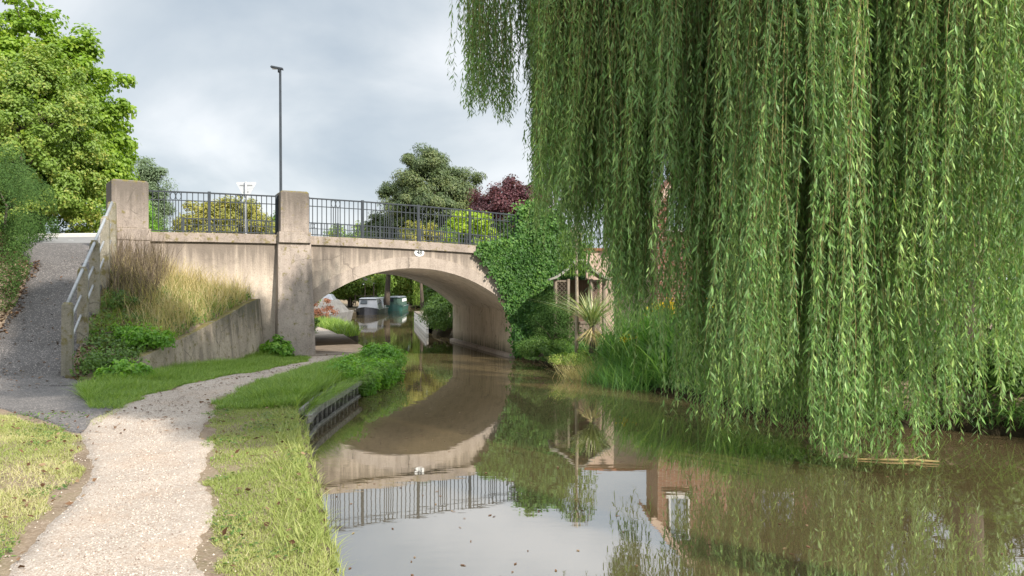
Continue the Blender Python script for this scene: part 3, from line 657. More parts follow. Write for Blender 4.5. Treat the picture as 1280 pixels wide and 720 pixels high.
gb = np.array([-9.75, 29.3, road_z(-10, 5)]); gs = thing('road_sign', 'back of a triangular give way sign on a grey post', 'road sign', gb)
mb = MB(); mb.tube([gb, gb+[0, 0, 2.62]], 0.038, 10); mb.build('post', M['signback'], gs, smooth=True)
zt_, zb_, yv = gb[2]+2.58, gb[2]+1.96, gb[1]+0.05
mb = MB(); cx = gb[0]
tri = [(cx-0.38, zt_), (cx-0.34, zt_+0.03), (cx+0.34, zt_+0.03), (cx+0.38, zt_), (cx+0.03, zb_), (cx-0.03, zb_)]
f1 = [np.array([x, yv, z]) for x, z in tri]; f2 = [p+np.array([0, 0.012, 0]) for p in f1]
mb.poly(f1); mb.poly(f2[::-1])
for k in range(6): mb.poly([f1[k], f2[k], f2[(k+1) % 6], f1[(k+1) % 6]])
mb.build('sign_plate', M['signplate'], gs)
for dz in (-0.08, -0.32):
    mb = MB(); mb.box((cx, yv-0.012, zt_+dz), 0.46 if dz > -0.2 else 0.2, 0.018, 0.03); mb.build('mounting_bracket', M['signback'], gs)

# ------------------------------------------------------------------ handrail up the ramp
PX = [(-8.5, 15.3, 0.40, 1.905), (-8.8, 16.4, 1.05, 2.59), (-9.13, 17.5, 1.66, 3.20), (-9.46, 18.6, 2.25, 3.82), (-9.80, 19.6, 2.7, 4.30)]
hr = thing('ramp_handrail', 'steel tube handrail on mossy concrete posts beside the tarmac ramp', 'handrail', (PX[0][0], PX[0][1], 0.45))
for x, y, z0, z1 in PX:
    mb = MB(); a = R(16); q = []
    for z, w in ((z0-0.3, 0.20), (z1-0.05, 0.18), (z1, 0.12)):
        q.append([np.array([x, y, z])+np.array([px*math.cos(a)-py_*math.sin(a), px*math.sin(a)+py_*math.cos(a), 0]) for px, py_ in ((-w/2, -w*0.42), (w/2, -w*0.42), (w/2, w*0.42), (-w/2, w*0.42))])
    mb.hexa(q[0], q[1]); mb.hexa([p+[0, 0, 0.001] for p in q[1]], q[2]); mb.build('post', M['post'], hr, bevel=0.012)
for dz in (0.09, 0.52, 0.92):
    mb = MB(); pts = [np.array([x-0.02, y, z1-dz]) for x, y, z0, z1 in PX]
    if dz < 0.2: pts = [p+np.array([0.03, -0.02, 0.07]) for p in pts]
    mb.tube(pts, 0.034 if dz < 0.2 else 0.024, 10); mb.build('rail', M['rail'], hr, smooth=True)
for x, y, z0, z1 in PX[1:4]:
    mb = MB(); mb.box((x+0.01, y-0.02, z1-0.02), 0.13, 0.07, 0.10, R(16)); mb.build('rail_clamp', M['post'], hr, bevel=0.01)

# ------------------------------------------------------------------ retaining wall at the foot of the slope
yy = np.linspace(15.5, 21.75, 34); rt = thing('retaining_wall', 'low stained concrete retaining wall sloping down beside the towpath', 'wall', (-7.2, 18.6, 0.3))
mb = MB()
for a, b in zip(yy[:-1], yy[1:]):
    def sec(y):
        x = float(xw(y)); t = 0.22; z = float(zw(y)); bat = 0.10*z
        if y < 16.3: x -= (16.3-y)**2*0.5
        return [np.array([x+bat*0.9, y, -0.1]), np.array([x, y, z]), np.array([x-t, y, z]), np.array([x-t, y, -0.1])]
    p, q = sec(a), sec(b)
    for k in range(3): mb.poly([p[k], q[k], q[k+1], p[k+1]])
p = sec(yy[0]); mb.poly(p); p = sec(yy[-1]); mb.poly(p[::-1])
mb.build('wall_face', M['oldwall'], rt)

# ------------------------------------------------------------------ timber piling along the near bank
pt = thing('bank_piling', 'dark upright piling with pale top rail along the grassy bank edge', 'piling', (-3.1, 14.3, 0))
ppts = [(-2.98, 11.55), (-3.1, 12.2), (-3.13, 14.2), (-3.13, 16.5), (-2.95, 19.2)]
pyv = np.arange(11.6, 19.3, 0.05)
def ppx(y): return float(np.interp(y, [p[1] for p in ppts], [p[0] for p in ppts]))
mb = MB()
for y in np.arange(11.6, 19.2, 0.16):
    x = ppx(y+0.08); mb.box((x-0.03, y+0.08, -0.15), 0.05, 0.155, 0.98+0.02*math.sin(y*9))
mb.build('sheet_piles', M['piledark'], pt)
mb = MB()
for y in np.arange(11.68, 19.2, 0.34): mb.box((ppx(y)+0.012, y, -0.1), 0.04, 0.04, 0.68)
mb.build('pile_ribs', M['pilegrey'], pt, bevel=0.008)
mb = MB()
for y in np.arange(11.6, 19.1, 0.9): mb.bar((ppx(y)+0.035, y, 0.27), (ppx(y+0.9)+0.035, y+0.9, 0.27), 0.09, 0.11)
mb.build('top_rail', M['pilegrey'], pt, bevel=0.01)
mb = MB()
for y in np.arange(11.6, 19.1, 1.5): mb.bar((ppx(y)-0.09, y, 0.37), (ppx(y+1.4)-0.09, y+1.4, 0.37), 0.05, 0.09)
mb.build('back_board', M['pilegrey'], pt, bevel=0.01)
mb = MB()
for y in np.arange(11.6, 19.1, 0.9): mb.bar((ppx(y)+0.05, y, -0.005), (ppx(y+0.9)+0.05, y+0.9, -0.005), 0.05, 0.07)
mb.build('water_rail', M['pilegrey'], pt)

# ------------------------------------------------------------------ ground vegetation
def inpoly(x, y, poly):
    ins = np.zeros(len(x), bool); n = len(poly)
    for k in range(n):
        (x1, y1), (x2, y2) = poly[k], poly[(k+1) % n]
        c = ((y1 > y) != (y2 > y)) & (x < (x2-x1)*(y-y1)/(y2-y1+1e-12)+x1); ins ^= c
    return ins
def vnoise(x, y, f, seed=0):
    r = np.random.default_rng(100+seed); g = r.random((64, 64)); X = x*f+1000; Y = y*f+1000
    xi, yi = np.floor(X).astype(int), np.floor(Y).astype(int); u, w = ss(X-xi), ss(Y-yi)
    q = lambda a, b: g[a % 64, b % 64]
    return (q(xi, yi)*(1-u)+q(xi+1, yi)*u)*(1-w)+(q(xi, yi+1)*(1-u)+q(xi+1, yi+1)*u)*w
def scatter(x0, x1, y0, y1, dens, mask):
    n = int((x1-x0)*(y1-y0)*dens); x = rng.uniform(x0, x1, n); y = rng.uniform(y0, y1, n); k = mask(x, y)
    return x[k], y[k]
def grass(name, mat, x, y, h, w, lean=0.5, bend=0.4, segs=2, sink=0.01, rnd=None):
    P = np.stack([x, y, hz(x, y)-sink], 1); n = len(x)
    o = blades(name, mat, None, P, rng.uniform(0, 6.28, n), h*rng.uniform(0.5, 1.35, n), w*rng.uniform(0.7, 1.3, n), lean*rng.uniform(0, 1.2, n), bend*rng.random(n), segs, rnd)
    return tag(o, kind='stuff')
edge = lambda x, y: vnoise(x, y, 3.2, 1)*0.22-0.10
fine_edge = lambda x, y: edge(x, y)+vnoise(x, y, 11, 2)*0.08
# right verge, sunny and dry near the camera
vm = lambda x, y: (x > pr(y)+fine_edge(x, y)) & (x < le(y)-0.03)
x, y = scatter(-5, -0.5, 2.5, 7.5, 9500, lambda x, y: vm(x, y) & (rng.random(len(x)) < 0.4+0.9*vnoise(x, y, 2.6, 3)))
x2, y2 = scatter(-5, -1.5, 7.5, 12.8, 6000, lambda x, y: vm(x, y) & (rng.random(len(x)) < 0.3+0.9*vnoise(x, y, 2.6, 3)))
x, y = np.concatenate([x, x2]), np.concatenate([y, y2])
dry = np.clip(vnoise(x, y, 1.6, 4)*0.8+0.25*(vnoise(x, y, 5, 44)-0.5)+rng.normal(0, 0.2, len(x))-0.2-0.25*ss((y-9.5)/2.5), 0, 1)
grass('verge_grass', L_['grass'], x, y, 0.04, 0.008, 0.9, 0.6, rnd=dry)
x, y = scatter(-3.6, -0.6, 3.5, 12.5, 900, lambda x, y: (x > le(y)-0.32-0.2*vnoise(x, y, 2, 5)) & (x < le(y)+0.02))
grass('bank_edge_grass', L_['grass'], x, y, 0.12, 0.008, 0.9, 0.9, 3, rnd=np.clip(rng.normal(0.25, 0.25, len(x)), 0, 1))
x, y = scatter(-9.5, -0.8, 3, 12.5, 420, lambda x, y: ((vm(x, y)) | ((x < pl(y)-0.12) & (y < 11.2))) & (vnoise(x, y, 1.9, 41) > 0.58))
n = len(x); P = np.stack([x, y, hz(x, y)+rng.uniform(0.005, 0.035, n)], 1)
tag(leaves('clover', L_['mid'], None, P, unit(rng.normal(size=(n, 3))*[1, 1, 0.2]), unit(rng.normal(size=(n, 3))*0.35+[0, 0, 1]), rng.uniform(0.02, 0.05, n), rng.uniform(0.015, 0.035, n)), kind='stuff')
x, y = scatter(-9.5, -0.8, 3, 13, 16, lambda x, y: (vm(x, y)) | ((x < pl(y)+0.1) & (y < 11.2)))
n = len(x); P = np.stack([x, y, hz(x, y)+0.035], 1)
tag(leaves('verge_litter', L_['litter'], None, P, unit(rng.normal(size=(n, 3))*[1, 1, 0.3]), unit(rng.normal(size=(n, 3))*0.5+[0, 0, 1]), rng.uniform(0.04, 0.08, n), rng.uniform(0.02, 0.04, n)), kind='stuff')
n = 800; y = 5+20*rng.random(n)**1.3; x = le(y)+(re_(y)-le(y))*rng.random(n); k = rng.random(n) < 0.25+vnoise(x, y, 0.5, 42); x, y = x[k], y[k]; n = len(x)
tag(leaves('floating_leaves', L_['litter'], None, np.stack([x, y, np.full(n, 0.004)], 1), unit(rng.normal(size=(n, 3))*[1, 1, 0.0]), unit(rng.normal(size=(n, 3))*0.06+[0, 0, 1]), rng.uniform(0.03, 0.07, n), rng.uniform(0.012, 0.03, n), None, 0.03), kind='stuff')
# lush far part of the verge
x, y = scatter(-5.2, -2.7, 11.6, 21.5, 3600, lambda x, y: (x > pr(y)+fine_edge(x, y)) & (x < le(y)+0.06))
hh = 0.10+0.16*ss((x-pr(y)-0.25)/0.7)*(0.4+vnoise(x, y, 1.6, 6))
grass('lush_grass', L_['lush'], x, y, hh, 0.009, 0.8, 0.8, 3)
x, y = scatter(-3.6, -2.6, 11.9, 20.3, 1500, lambda x, y: (np.abs(x-le(y)+0.04) < 0.13) & (rng.random(len(x)) < np.interp(y, [11.9, 13, 16, 17], [0.25, 0.45, 0.7, 1.0])))
P = np.stack([x, y, np.full(len(x), 0.30)], 1)
tag(blades('overhanging_grass', L_['lush'], None, P, rng.normal(0.0, 0.9, len(x)), rng.uniform(0.18, 0.45, len(x)), 0.01, rng.uniform(0.2, 0.9, len(x)), rng.uniform(0.4, 1.5, len(x)), 4), kind='stuff')
# left patch
LP = [(-9.5, 2.0), (-2.95, 2.0), (-3.15, 4.8), (-3.6, 6.2), (-3.9, 7.3), (-4.5, 8.5), (-5.15, 9.5), (-6.2, 10.5), (-7.6, 11.5), (-9.5, 12.2)]
x, y = scatter(-9.5, -3, 3, 12, 7500, lambda x, y: inpoly(x+fine_edge(x, y), y+edge(y, x)*0.8, LP) & (rng.random(len(x)) < (0.25+1.05*vnoise(x, y, 1.7, 7)**1.2)))
dry = np.clip(vnoise(x, y, 1.3, 8)*1.1-0.12+rng.normal(0, 0.2, len(x)), 0, 1)
grass('left_verge_grass', L_['grass'], x, y, 0.042, 0.008, 0.9, 0.6, rnd=dry)
# strip between towpath and retaining wall
m3 = lambda x, y: (x < pl(y)+fine_edge(x, y)) & (x > np.where(y < 15.6, -8.3+(y-12.4)*0.35-0.0, xw(y)+0.03)) & (y > 11.5) & (x > -6.05-(y-11.5)*0.62)
x, y = scatter(-8.6, -4.8, 11.5, 22.2, 4200, m3)
grass('wall_foot_grass', L_['lush'], x, y, 0.085+0.10*ss((pl(y)-x-0.2)/1.0)*vnoise(x, y, 1.5, 9)*1.6, 0.009, 0.9, 0.7)
# edge weeds by the tarmac tip
x, y = scatter(-6.2, -5.3, 10.2, 12.5, 1500, lambda x, y: (np.abs(x-(-5.35-(y-10.0)*0.21)) < 0.08))
grass('kerb_grass', L_['grass'], x, y, 0.05, 0.008, 0.9, 0.6, rnd=np.clip(rng.normal(0.4, 0.25, len(x)), 0, 1))
# dry tall grass on the slope
sl = lambda x, y: (x < xw(y)-0.15) & (x > xr(y)+0.12) & (sv(x, y)[1] < -0.05)
tt = lambda x, y: (xw(y)-x)/(xw(y)-xr(y))
x, y = scatter(-10.6, -6.9, 15.3, 22.6, 620, lambda x, y: sl(x, y) & (y > 16.8) & (rng.random(len(x)) < ss((y-16.5-1.2*tt(x, y))/1.5)*(1.2-0.8*tt(x, y))*(0.35+0.9*vnoise(x, y, 1.3, 10))))
grass('dry_grass', L_['dry'], x, y, 0.62, 0.011, 0.55, 0.55, 4)
x, y = scatter(-10.6, -6.9, 15.3, 22.6, 900, lambda x, y: sl(x, y) & (y > 16.4))
grass('slope_grass', L_['lush'], x, y, 0.2, 0.011, 0.8, 0.6, 2)
x, y = scatter(-10.8, -8.2, 18.2, 21.8, 420, lambda x, y: sl(x, y) & (tt(x, y) > 0.5) & (rng.random(len(x)) < 0.3+vnoise(x, y, 1.5, 11)))
grass('dead_stems', L_['brown'], x, y, 1.0, 0.014, 0.25, 0.3, 3)
x, y = scatter(-10.2, -7.0, 15.0, 21.5, 520, lambda x, y: (x < xw(y)-0.1) & (x > xr(y)+0.1) & (rng.random(len(x)) < np.clip(1.5-0.33*(y-15)+vnoise(x, y, 1.4, 51)-0.3, 0.12, 1)*vnoise(x, y, 2.2, 52)*1.5))
n = len(x); P = np.stack([x, y, hz(x, y)+rng.uniform(0.02, 0.22, n)], 1); N = unit(rng.normal(0, 0.5, (n, 3))+[0.3, -0.4, 0.8])
tag(leaves('ground_ivy', L_['mid'], None, P, unit(np.cross(N, runit(n))), N, rng.uniform(0.05, 0.1, n), rng.uniform(0.035, 0.06, n)), kind='stuff')
# litter
x, y = scatter(-15, -8.2, 14.5, 23, 420, lambda x, y: ((x < xr(y)-rw(y)+0.35*vnoise(x, y, 2, 12)) & (x > xr(y)-rw(y)-2.2)) | ((x > xr(y)+0.02) & (x < xr(y)+1.5) & (sv(x, y)[1] < 0)))
n = len(x); P = np.stack([x, y, hz(x, y)+0.03], 1)
tag(leaves('leaf_litter', L_['litter'], None, P, unit(rng.normal(size=(n, 3))*[1, 1, 0.25]), unit(rng.normal(size=(n, 3))*0.4+[0, 0, 1]), rng.uniform(0.05, 0.1, n), rng.uniform(0.03, 0.07, n)), kind='stuff')
x, y = scatter(-11, -3.5, 9.6, 22, 14, lambda x, y: ((x < xr(y)) & (x > xr(y)-2)) | ((x > pl(y)) & (x < pr(y))))
n = len(x); P = np.stack([x, y, np.maximum(hz(x, y), np.where(y > 14.3, zr(y), 0.4))+0.035], 1); P[:, 2] = np.where((x > -7.4) , hz(x, y)+0.025, P[:, 2])
tag(leaves('fallen_leaves', L_['litter'], None, P, unit(rng.normal(size=(n, 3))*[1, 1, 0.15]), unit(rng.normal(size=(n, 3))*0.3+[0, 0, 1]), rng.uniform(0.04, 0.08, n), rng.uniform(0.03, 0.05, n)), kind='stuff')
# loose pebbles on the towpath
n = 15000; y = 3+16*rng.random(n)**1.7; f = 0.5+0.62*np.clip(rng.normal(0, 0.42, n), -1, 1); x = pl(y)+f*(pr(y)-pl(y)); c = np.stack([x, y, hz(x, y)+0.013], 1)
r_ = rng.uniform(0.003, 0.009, n); T = np.array([[1, 0, 0], [-.5, .87, 0], [-.5, -.87, 0], [0, 0, 1]]); v = c[:, None]+T[None]*r_[:, None, None]*rng.uniform(0.6, 1.3, (n, 4, 1))
f = (np.arange(n)*4)[:, None, None]+np.array([[0, 1, 3], [1, 2, 3], [2, 0, 3]])[None]
L_['stone'] = leaf('pebble', (0.16, 0.12, 0.095), (0.36, 0.30, 0.25), (0.6, 0.54, 0.47), 0.0, 0.9, spec=0.2)
tag(raw_mesh('gravel', v.reshape(-1, 3), f.ravel(), 3, L_['stone'], None, np.repeat(rng.random(n), 3)), kind='stuff')
# far verge grass under and beyond the arch
x, y = scatter(-13, -6, 32, 47, 260, lambda x, y: (x < le(y)+0.05) & (x > le(y)-1.9) & (x > np.interp(y, [31.8, 36, 44, 50], [-6.75, -8.1, -11.2, -13.8])))
grass('far_verge_grass', L_['lush'], x, y, 0.42, 0.03, 0.6, 0.6, 2)

# leafy weeds and nettles as individual clumps
def weed(name, label, x, y, r, h, mat, n, L, Wd, group=None, cat='plant', z=None):
    z = float(hz(x, y)) if z is None else z
    return shrub(name, label, (x, y, z), (x, y, z+h*0.5), (r, r, h*0.55), mat, ncl=max(8, n//90), nl=90, cr=r*0.45, L=L, Wd=Wd, cat=cat, group=group, stems=5)
weed('weed_clump', 'round clump of bright green nettles at the tip of the piled bank', -3.2, 19.3, 0.5, 0.42, L_['fresh'], 4200, 0.085, 0.045)
weed('weed_clump', 'green nettle clump behind the middle of the piling', -3.5, 17.6, 0.4, 0.25, L_['fresh'], 2600, 0.08, 0.04)
weed('weed_clump', 'small leafy clump overhanging the near end of the piling', -3.3, 15.6, 0.4, 0.3, L_['fresh'], 1600, 0.08, 0.04)
weed('weed_clump', 'broad leaved weed at the bridge buttress foot', -6.3, 21.55, 0.42, 0.5, L_['fresh'], 1400, 0.11, 0.07)
weed('weed_clump', 'low weed growing at the near end of the retaining wall', -7.35, 15.2, 0.45, 0.35, L_['fresh'], 1500, 0.09, 0.06)
weed('bramble', 'dark green bramble patch behind the lowest handrail post', -8.0, 15.8, 0.6, 0.26, L_['mid'], 2400, 0.06, 0.04)
weed('bramble', 'bramble on the slope beside the second handrail post', -8.3, 17.0, 0.5, 0.26, L_['fresh'], 1300, 0.06, 0.04)
weed('bramble', 'bramble patch spilling over the low end of the retaining wall', -7.72, 16.9, 0.45, 0.4, L_['fresh'], 1800, 0.08, 0.05)
weed('bramble', 'bramble below the third handrail post among dead stems', -8.8, 18.2, 0.4, 0.3, L_['mid'], 800, 0.06, 0.04)

# ------------------------------------------------------------------ trees and shrubs, left and beyond the bridge
tree('broadleaf_tree', 'tall bright green broadleaf tree left of the bridge', (-19.6, 33, 3.8), (-18.9, 33, 8.6), (3.5, 3.2, 4.7), L_['maple'], 420, 160, 0.5, 0.17, 0.16, 0.28, lump=0.2)
tree('broadleaf_tree', 'pale yellowish green tree in front of the bright one at left edge', (-18.6, 30.2, 3.8), (-18.6, 30.2, 7.2), (3.0, 2.6, 3.9), L_['pale'], 420, 170, 0.42, 0.12, 0.09, 0.22)
tree('willow_tree', 'slim grey-green tree showing behind the left pillar', (-20.5, 45, 4.0), (-20.5, 45, 7.0), (1.0, 1.1, 2.7), L_['grey'], 90, 260, 0.5, 0.2, 0.05, 0.14)
tree('broadleaf_tree', 'round golden leaved tree behind the road sign', (-20.2, 56, 4.0), (-20.2, 56, 6.0), (3.0, 3.0, 2.6), L_['gold'], 150, 260, 0.65, 0.17, 0.13, 0.2)
tree('pine_tree', 'big rounded pine rising behind the bridge railing', (-7.6, 72, 1.0), (-7.0, 72, 10.2), (4.5, 4.3, 4.6), L_['pine'], 250, 420, 0.85, 0.26, 0.085, 0.35, flat=0.65, limbs=18, lump=0.12)
tree('pine_tree', 'lower dark pine bough tree left of the big pine', (-11.6, 74, 1.0), (-11.0, 74, 7.0), (2.7, 2.4, 2.4), L_['pine'], 120, 300, 0.75, 0.26, 0.085, 0.25, flat=0.6)
tree('broadleaf_tree', 'copper purple tree right of the pine', (0.6, 60, 2.0), (0.4, 60, 7.7), (3.3, 2.8, 3.0), L_['copper'], 160, 260, 0.65, 0.17, 0.13, 0.25)
tree('shrub_tree', 'lime green bushy tree behind the right half of railing', (-2.2, 42, 1.0), (-2.2, 42, 4.7), (1.35, 1.2, 2.0), L_['lime'], 50, 200, 0.45, 0.14, 0.1, 0.12)
tree('shrub_tree', 'small yellow green bush behind the railing, left of the lime one', (-6.5, 58, 1.0), (-6.6, 58, 5.2), (1.9, 1.4, 2.0), L_['gold'], 50, 160, 0.5, 0.16, 0.1, 0.12)
tree('shrub_tree', 'dark leaved bush standing between lime bush and ivy', (0.6, 44, 1.5), (0.6, 44, 4.7), (1.6, 1.2, 1.6), L_['dark'], 50, 160, 0.5, 0.14, 0.08, 0.12)
shrub('shrub', 'fresh green shrub across the road left of the pillar', (-15.8, 32, 4.1), (-15.8, 32, 5.0), (1.7, 1.0, 1.1), L_['fresh'], 40, 220, 0.4, 0.1, 0.05)
shrub('shrub', 'low green shrub behind the left railing', (-16.3, 36, 3.6), (-16.3, 36, 4.5), (1.9, 1.0, 0.8), L_['mid'], 40, 180, 0.4, 0.1, 0.05)
shrub('shrub', 'dark green bush behind the tall tree trunks at the road', (-19.5, 31, 3.9), (-19.5, 31, 5.2), (2.4, 1.2, 1.7), L_['dark'], 50, 240, 0.5, 0.1, 0.05)
tree('poplar_tree', 'tall tree on the right bank beyond the picture edge, its shade lying on the ramp', (12.3, -3.9, 0.6), (12.3, -3.9, 19.5), (2.0, 2.0, 5.6), L_['mid'], 220, 130, 0.7, 0.34, 0.26, 0.35, lump=0.06)
# clipped hedge left of the ramp
hd = thing('hedge', 'dense dark evergreen hedge left of the tarmac ramp', 'hedge', (-14.2, 21, 3.0))
n = 70000; y = rng.uniform(16.0, 24.6, n); hb = zr(np.minimum(y, 23))+0.15; f = rng.random(n); side = rng.random(n)
cx = xr(y)-rw(y)-1.15; ang_ = rng.uniform(0, 2*math.pi, n); wob = 1+0.12*np.sin(y*2.1+np.cos(ang_)*3)+0.08*np.sin(y*5+ang_*3)
rr = 1.0-0.35*rng.random(n)**2; top = 5.3+0.05*np.sin(y*1.7)
px_ = cx+1.35*rr*wob*np.sign(np.cos(ang_))*np.abs(np.cos(ang_))**0.5; hh = (top-hb)/2
pz_ = hb+hh+hh*rr*wob*np.sign(np.sin(ang_))*np.abs(np.sin(ang_))**0.5
N = unit(np.stack([np.cos(ang_), rng.normal(0, 0.3, n), np.sin(ang_)+0.2], 1)+rng.normal(0, 0.45, (n, 3))); D = unit(np.cross(N, runit(n)))
leaves('foliage', L_['dark'], hd, np.stack([px_, y, pz_], 1), D, N, rng.uniform(0.035, 0.07, n), rng.uniform(0.016, 0.03, n), np.clip(rng.random(n)*0.7+0.3*vnoise(y, pz_, 1.5, 13), 0, 1))
mb = MB()
for k in np.arange(16.5, 24.4, 0.6):
    c = float(xr(k)-rw(k)-1.5); z = float(zr(min(k, 23))); mb.tube([(c, k, z-0.1), (c+0.1, k+0.1, z+1.2), (c-0.1, k, 5.2)], [0.05, 0.035, 0.012], 6)
mb.build('stems', M['bark'], hd)

# trees closing the view through the arch
back = [(-21, 66, 'mid', 7.5, 3.4, 'mid green tree behind the gazebo, seen under the arch'),
        (-17.0, 84, 'pale', 8.5, 3.6, 'pale green tree beyond the moored boats'), (-12.2, 98, 'pale', 8.0, 3.6, 'pale leafed tree closing the canal behind the boats'),
        (-4.6, 66, 'mid', 6.5, 2.5, 'large mid green tree on the far right bank seen under the arch'), (-1.4, 54, 'mid', 5.0, 2.2, 'mid green tree on the right bank behind the bridge pier'),
        (-6.6, 98, 'mid', 7.5, 3.5, 'far tree at the bend in the canal'), (-28, 76, 'pale', 8.0, 3.8, 'pale tree far left seen low through the railings')]
for x, y, mt, h, r, lab in back:
    z = 0.6; tree('broadleaf_tree', lab, (x, y, z), (x, y, z+h*0.5), (r, r*0.9, h*0.52), L_[mt], 150, 200, 0.85, 0.26, 0.17, 0.22, zmin=-1.0, limbs=6)
def weeping(name, label, base, r, top, n, mat, L, Wd, bot, leafgap=0.09, twig=True):
    t = thing(name, label, 'tree', base); a = rng.uniform(0, 6.28, n); q = r*np.sqrt(rng.uniform(0.1, 1, n))
    x0 = base[0]+q*np.cos(a); y0 = base[1]+q*np.sin(a); zt = base[2]+top*(1-0.35*(q/r)**2)*rng.uniform(0.75, 1, n); zb = bot+rng.random(n)**2*(top*0.4)
    ln = np.maximum(zt-zb, 0.3); m = np.maximum((ln/leafgap).astype(int), 3); idx = np.repeat(np.arange(n), m); k = rng.random(len(idx))
    P = np.stack([x0[idx], y0[idx], zt[idx]-k*ln[idx]], 1)+rng.normal(0, 0.06, (len(idx), 3)); D = unit(np.stack([rng.normal(0, 0.4, len(idx)), rng.normal(0, 0.4, len(idx)), -np.ones(len(idx))], 1))
    cl = rng.random(n)
    leaves('crown', mat, t, P, D, runit(len(idx)), L, Wd, np.clip(0.5*rng.random(len(idx))+0.5*cl[idx], 0, 1))
    mb = MB(); b = np.array(base, float); mb.tube([b-[0, 0, 0.3], b+[0.1, 0, top*0.5], b+[0, 0, top*0.9]], [0.25, 0.18, 0.06], 8); mb.build('trunk', M['bark'], t, smooth=True)
    return t
weeping('willow_tree', 'yellowish weeping willow over the water beyond the boats', (-9.2, 92, 0.4), 2.2, 8.5, 420, L_['pale'], 0.3, 0.08, 0.3, 0.11)
weeping('willow_tree', 'dark green weeping willow on the far right bank', (-6.0, 72, 0.4), 2.3, 7.0, 420, L_['mid'], 0.26, 0.07, 0.2, 0.11)
shrub('shrub', 'bushy green shrub leaning over the water beyond the pier', (-3.3, 37.2, 0.3), (-3.1, 36.9, 1.05), (0.85, 1.4, 1.1), L_['mid'], 60, 260, 0.4, 0.09, 0.05)
shrub('dock_plant', 'rusty red dock plants at the path edge under the arch', (-10.4, 44.5, 0.3), (-10.5, 44.5, 1.0), (0.75, 0.6, 0.9), L_['dock'], 26, 90, 0.22, 0.1, 0.04, cat='plant')
shrub('shrub', 'low green bush hiding the mooring, beside red dock plants', (-12.3, 45.5, 0.4), (-12.3, 45.5, 1.3), (1.2, 0.9, 1.0), L_['mid'], 30, 160, 0.35, 0.12, 0.07)
shrub('shrub', 'small green bush at the towpath edge just past the bridge', (-8.6, 33.3, 0.3), (-8.7, 33.4, 0.75), (0.5, 0.7, 0.6), L_['mid'], 20, 140, 0.22, 0.09, 0.05)

# the far wood that closes the view
n = 26000; x = rng.uniform(-60, 34, n); y = rng.uniform(106, 113, n); hgt = 4.5+2.6*vnoise(x, y*0, 0.25, 21)+1.2*vnoise(x, y, 0.9, 22); P = np.stack([x, y, 0.3+hgt*rng.random(n)**0.8], 1)
N = unit(np.stack([rng.normal(0, 0.5, n), -np.ones(n), rng.random(n)], 1)); D = unit(np.cross(N, runit(n)))
tag(leaves('far_wood', L_['mid'], None, P, D, N, rng.uniform(0.4, 0.7, n), rng.uniform(0.3, 0.5, n), np.clip(0.5*rng.random(n)+0.5*vnoise(x, P[:, 2], 0.5, 23), 0, 1)), kind='stuff')
# low quay on the right beyond the bridge
qw = thing('quay_wall', 'low white boarded quay wall on the right bank beyond the arch', 'quay', (-5.2, 46, 0))
mb = MB()
for z in (0.08, 0.30, 0.52): mb.bar((-4.15, 39.2, z), (-6.55, 54, z), 0.12, 0.19)
mb.build('board_face', M['cloth'], qw)
mb = MB(); mb.hexa([(-4.2, 39.1, 0.62), (-3.2, 39.1, 0.62), (-5.6, 54, 0.62), (-6.62, 54, 0.62)], [(-4.2, 39.1, 0.70), (-3.2, 39.1, 0.70), (-5.6, 54, 0.70), (-6.62, 54, 0.70)]); mb.build('deck', M['timber'], qw)
for k in range(5):
    y = 40+k*3.3; mb = MB(); mb.box((-4.1-(y-39.2)*0.162, y, 0.15), 0.1, 0.12, 1.0); mb.build('post', M['timber'], qw)

